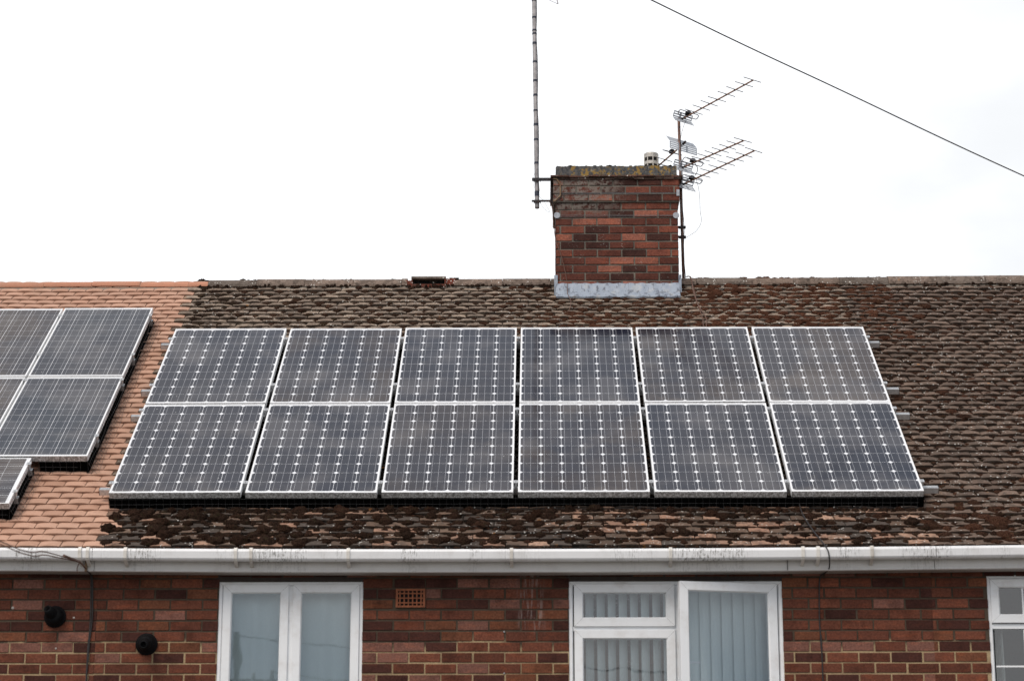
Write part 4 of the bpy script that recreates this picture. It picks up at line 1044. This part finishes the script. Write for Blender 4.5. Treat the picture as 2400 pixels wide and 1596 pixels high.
# aerial leads
m_=MB(); P=curve([(1608,282),(1602,297),(1597,315),(1595,330),(1598,345)],YM-.04,.002); m_.tube(P,.0022,5)
P=curve([(1628,382),(1635,395),(1633,405),(1629,412)],YM-.12,.003); m_.tube(P,.0036,5)
P=curve([(1631,420),(1637,440),(1640,465),(1641,495),(1644,515),(1640,530),(1630,543),(1618,551),(1609,557)],YM-.08,.002); m_.tube(P,.0021,5)
P=[mast_at(y)+Vector((.013+.006*math.sin(y*.05),-.012,0)) for y in range(330,655,12)]; m_.tube(P,.003,5)
tag(m_.build('aerial_lead',M['cable']),'thin dark aerial leads looping down the right hand mast','cable')

# cables over the ridge at the right of the chimney, running under the panels and down to the eave
m_=MB()
for (pts) in ([(1620,655),(1624,675),(1632,700),(1641,722),(1648,745),(1650,764)],[(1618,655),(1627,676),(1634,702),(1644,724),(1655,742),(1657,764)]):
    P=[rp(*on_roof(x,y,.05),.028+.01*math.sin(y)) for x,y in pts]; P=[Vector((P[0].x-.03,YRIDGE,ZRIDGE+.036))]+[P[0]+Vector((0,0,.03))]+P[1:]; x_,s_=on_roof(pts[-1][0],pts[-1][1],.0); P+= [rp(x_+.03,s_-.5,.03)]
    m_.tube(smooth_pts(P),.0045,6)
tag(m_.build('cable',M['cableb']),'pair of brown cables over the ridge right of the chimney, going under the panels','cable')
m_=MB(); P=[rp(*on_roof(x,y,.02),.03) for x,y in ((1868,1160),(1880,1205),(1905,1245),(1925,1270))]
P+= [at(1937,1283,YG-.01),at(1943,1300,YG-.015),at(1943.5,1330,YF-.02),at(1934,1342,YW-.08),at(1922,1352,YW-.012),at(1920,1400,YW-.010),at(1921,1460,YW-.010),at(1925,1520,YW-.010),at(1929,1600,YW-.010)]
q=P[-1]; P.append(Vector((q.x+.02,q.y,.3)))
m_.tube(smooth_pts(P),.005,6); tag(m_.build('cable',M['cable']),'black cable looping over the gutter and down the wall right of the open window','cable')
m_=MB()
for o_ in (0,1):
    P=[at(205,1338,YF-.012),at(212,1345,YW-.05),at(213.5+o_*3,1360,YW-.012),at(213+o_*4,1400,YW-.010),at(212+o_*4,1450,YW-.010),at(208+o_*2,1500,YW-.010),at(204+o_*2,1550,YW-.010),at(201+o_,1600,YW-.010)]; q=P[-1]; P.append(Vector((q.x-.05,q.y,.3)))
    m_.tube(smooth_pts(P),.005,6)
tag(m_.build('cable',M['cable']),'twin black cable dropping down the brick wall below the gutter joint at the left','cable')

# utility pole across the road behind the viewer (it shows only as a reflection in the glass) and its service wires
PP=Vector((-6.5,-16,0)); ht=8.4
up_=empty('utility_pole',PP,'tall wooden utility pole standing across the road, mirrored in the left window','utility pole')
m_=MB(); m_.tube([PP,PP+Vector((0,0,ht))],[.10,.07],12); m_.build('post',M['wood'],up_,smooth=True)
m_=MB(); m_.box((PP.x-.5,PP.y-.05,ht-1.15),(PP.x+.9,PP.y+.05,ht-1.03)); m_.build('crossarm',M['wood'],up_)
for dx in (-.4,.4,.8): m_=MB(); lathe(m_,PP+Vector((dx,0,ht-1.03)),(0,0,1),[(0,.03),(.05,.05),(.1,.03),(.14,.045),(.17,.02)],12); m_.build('insulator',M['porc'],up_)
def span(a,b,sg,r,n=40):
    a,b=Vector(a),Vector(b); return [a+(b-a)*(i/n)-Vector((0,0,sg*4*(i/n)*(1-i/n))) for i in range(n+1)]
m_=MB()
for (a,b) in (((PP.x,PP.y,ht-.1),(14,-19,7.6)),((PP.x+.8,PP.y,ht-.9),(14,-19.5,6.9))): m_.tube(span(a,b,.35,.01),.012,5)
tag(m_.build('overhead_wire',M['cable']),'street wires leaving the utility pole across the road','overhead wire')
m_=MB(); anc=at(187,1316,YG-.03)
for k,(px,py,yy) in enumerate(((0,1268,12.0),(0,1275,12.1))):
    mid=at(108 if k==0 else 112,1293 if k==0 else 1301,14.1); far=at(px,py,yy); d=(far-mid); end=far+d.normalized()*9+Vector((0,0,.35))
    m_.tube(smooth_pts([end,far,mid,anc]),.0042,6)
m_.tube([anc,at(203,1334,YF-.015)],.006,6); m_.tube(smooth_pts([anc,at(181,1330,YF-.03),at(181,1342,YF-.02)]),.0035,6)
P=[at(150,1302,14.6),anc]
m_.tube(P,.010,6)
tag(m_.build('service_wire',M['cableb']),'twin brown service wires coming from the left to the fascia joint','overhead wire')
m_=MB(); q=at(203,1330,YF); m_.box((q.x-.008,YF-.03,q.z-.03),(q.x+.008,YF-.004,q.z+.09)); tag(m_.build('wire_hook',M['ironrust']),'rusty hook at the fascia joint holding the service wires','hook')

# overhead telephone wire crossing the sky at the right
a=at(1525,0,17.0); b=at(2400,413,20.0); d=(b-a); m_=MB(); mid=at(1975,214,18.5)
pts=[a-d*3.2+Vector((0,0,.7)),a-d*1.2+Vector((0,0,.12)),a,mid,b,b+d*1.0+Vector((0,0,.10)),b+d*3+Vector((0,0,.6))]
m_.tube(smooth_pts(pts,8),.0062,6); tag(m_.build('telephone_wire',M['cable']),'single dark wire slanting across the white sky at the top right','overhead wire')

# ------------------------------------------------------------------ world, sun, camera
W=bpy.data.worlds.new("World"); bpy.context.scene.world=W; W.use_nodes=True; nt=W.node_tree; N=nt.nodes; Lk=nt.links.new
for n_ in list(N): N.remove(n_)
SUN_EL,SUN_AZ=math.radians(50),math.radians(-150)     # azimuth from +Y towards +X
sky=N.new('ShaderNodeTexSky'); sky.sky_type='NISHITA'; sky.sun_disc=False; sky.sun_elevation=SUN_EL; sky.sun_rotation=SUN_AZ
bgS=N.new('ShaderNodeBackground'); Lk(sky.outputs[0],bgS.inputs[0]); bgS.inputs[1].default_value=.10
tc=N.new('ShaderNodeTexCoord')
def wn(ty,**k):
    n_=N.new(ty)
    for a_,v in k.items(): setattr(n_,a_,v)
    return n_
def wmath(op,a,b,clamp=False):
    n_=wn('ShaderNodeMath',operation=op,use_clamp=clamp)
    for i,v in enumerate((a,b)):
        if isinstance(v,(int,float)): n_.inputs[i].default_value=v
        else: Lk(v,n_.inputs[i])
    return n_.outputs[0]
def wramp(v,lo,hi,a,b):
    n_=wn('ShaderNodeMapRange',interpolation_type='SMOOTHSTEP'); Lk(v,n_.inputs[0]); n_.inputs[1].default_value=lo; n_.inputs[2].default_value=hi; n_.inputs[3].default_value=a; n_.inputs[4].default_value=b; return n_.outputs[0]
vs=wn('ShaderNodeVectorMath',operation='MULTIPLY'); Lk(tc.outputs['Generated'],vs.inputs[0]); vs.inputs[1].default_value=(1,1,2.2)
def wnoise(sc,det,off=0):
    n_=wn('ShaderNodeTexNoise'); n_.noise_dimensions='4D'; n_.inputs['W'].default_value=off; n_.inputs['Scale'].default_value=sc; n_.inputs['Detail'].default_value=det; Lk(vs.outputs[0],n_.inputs['Vector']); return n_.outputs['Fac']
sepn=wn('ShaderNodeSeparateXYZ'); Lk(tc.outputs['Generated'],sepn.inputs[0])
n1=wnoise(2.6,7,1.3); n2=wnoise(7,6,4.)
nn=wmath('ADD',n1,wmath('MULTIPLY',wmath('SUBTRACT',n2,.5),.35))
mixc=wn('ShaderNodeMix',data_type='RGBA'); Lk(wramp(nn,.36,.62,0,1),mixc.inputs[0]); mixc.inputs[6].default_value=(.46,.54,.66,1); mixc.inputs[7].default_value=(1.05,1.02,1.0,1)
front=wmath('MULTIPLY',wramp(sepn.outputs['Y'],.1,.80,0,1),wramp(sepn.outputs['Z'],.52,.80,1,0))             # thin bright veil on the sunset side, beyond the roof
veil=wmath('MULTIPLY',front,wramp(wmath('ADD',wmath('MULTIPLY',sepn.outputs['X'],1.0),wmath('MULTIPLY',wmath('SUBTRACT',n2,.5),.55)),.03,.24,1.0,-.07))
mix2=wn('ShaderNodeMix',data_type='RGBA'); Lk(wmath('MULTIPLY',front,.97),mix2.inputs[0]); Lk(mixc.outputs[2],mix2.inputs[6]); mix2.inputs[7].default_value=(1.015,1.03,1.045,1)
bgC=N.new('ShaderNodeBackground'); Lk(mix2.outputs[2],bgC.inputs[0]); Lk(wmath('ADD',1.02,wmath('MULTIPLY',veil,.28)),bgC.inputs[1])
ms=N.new('ShaderNodeMixShader'); ms.inputs[0].default_value=.90; Lk(bgS.outputs[0],ms.inputs[1]); Lk(bgC.outputs[0],ms.inputs[2])
ow=N.new('ShaderNodeOutputWorld'); Lk(ms.outputs[0],ow.inputs[0])
sl=bpy.data.lights.new('sun','SUN'); sl.energy=2.0; sl.angle=math.radians(28); sl.color=(1,.90,.80); so=bpy.data.objects.new('sun',sl); C.objects.link(so)
ds=Vector((math.sin(SUN_AZ)*math.cos(SUN_EL),math.cos(SUN_AZ)*math.cos(SUN_EL),math.sin(SUN_EL))); so.rotation_euler=ds.to_track_quat('Z','Y').to_euler(); so.location=(0,0,20)

cam=bpy.data.cameras.new('camera'); co_=bpy.data.objects.new('camera',cam); C.objects.link(co_); co_.location=EYEV
co_.rotation_euler=Matrix((rt,up,-fw)).transposed().to_euler(); cam.sensor_width=36; cam.lens=F/2400*36; cam.clip_start=.1; cam.clip_end=2000
cam.dof.use_dof=True; cam.dof.focus_distance=19.3; cam.dof.aperture_fstop=2.4
sc=bpy.context.scene; sc.camera=co_
sc.view_settings.view_transform='Standard'; sc.view_settings.look='None'; sc.view_settings.exposure=0; sc.view_settings.gamma=1
for o in list(C.objects):
    if '_o' in o: del o['_o']
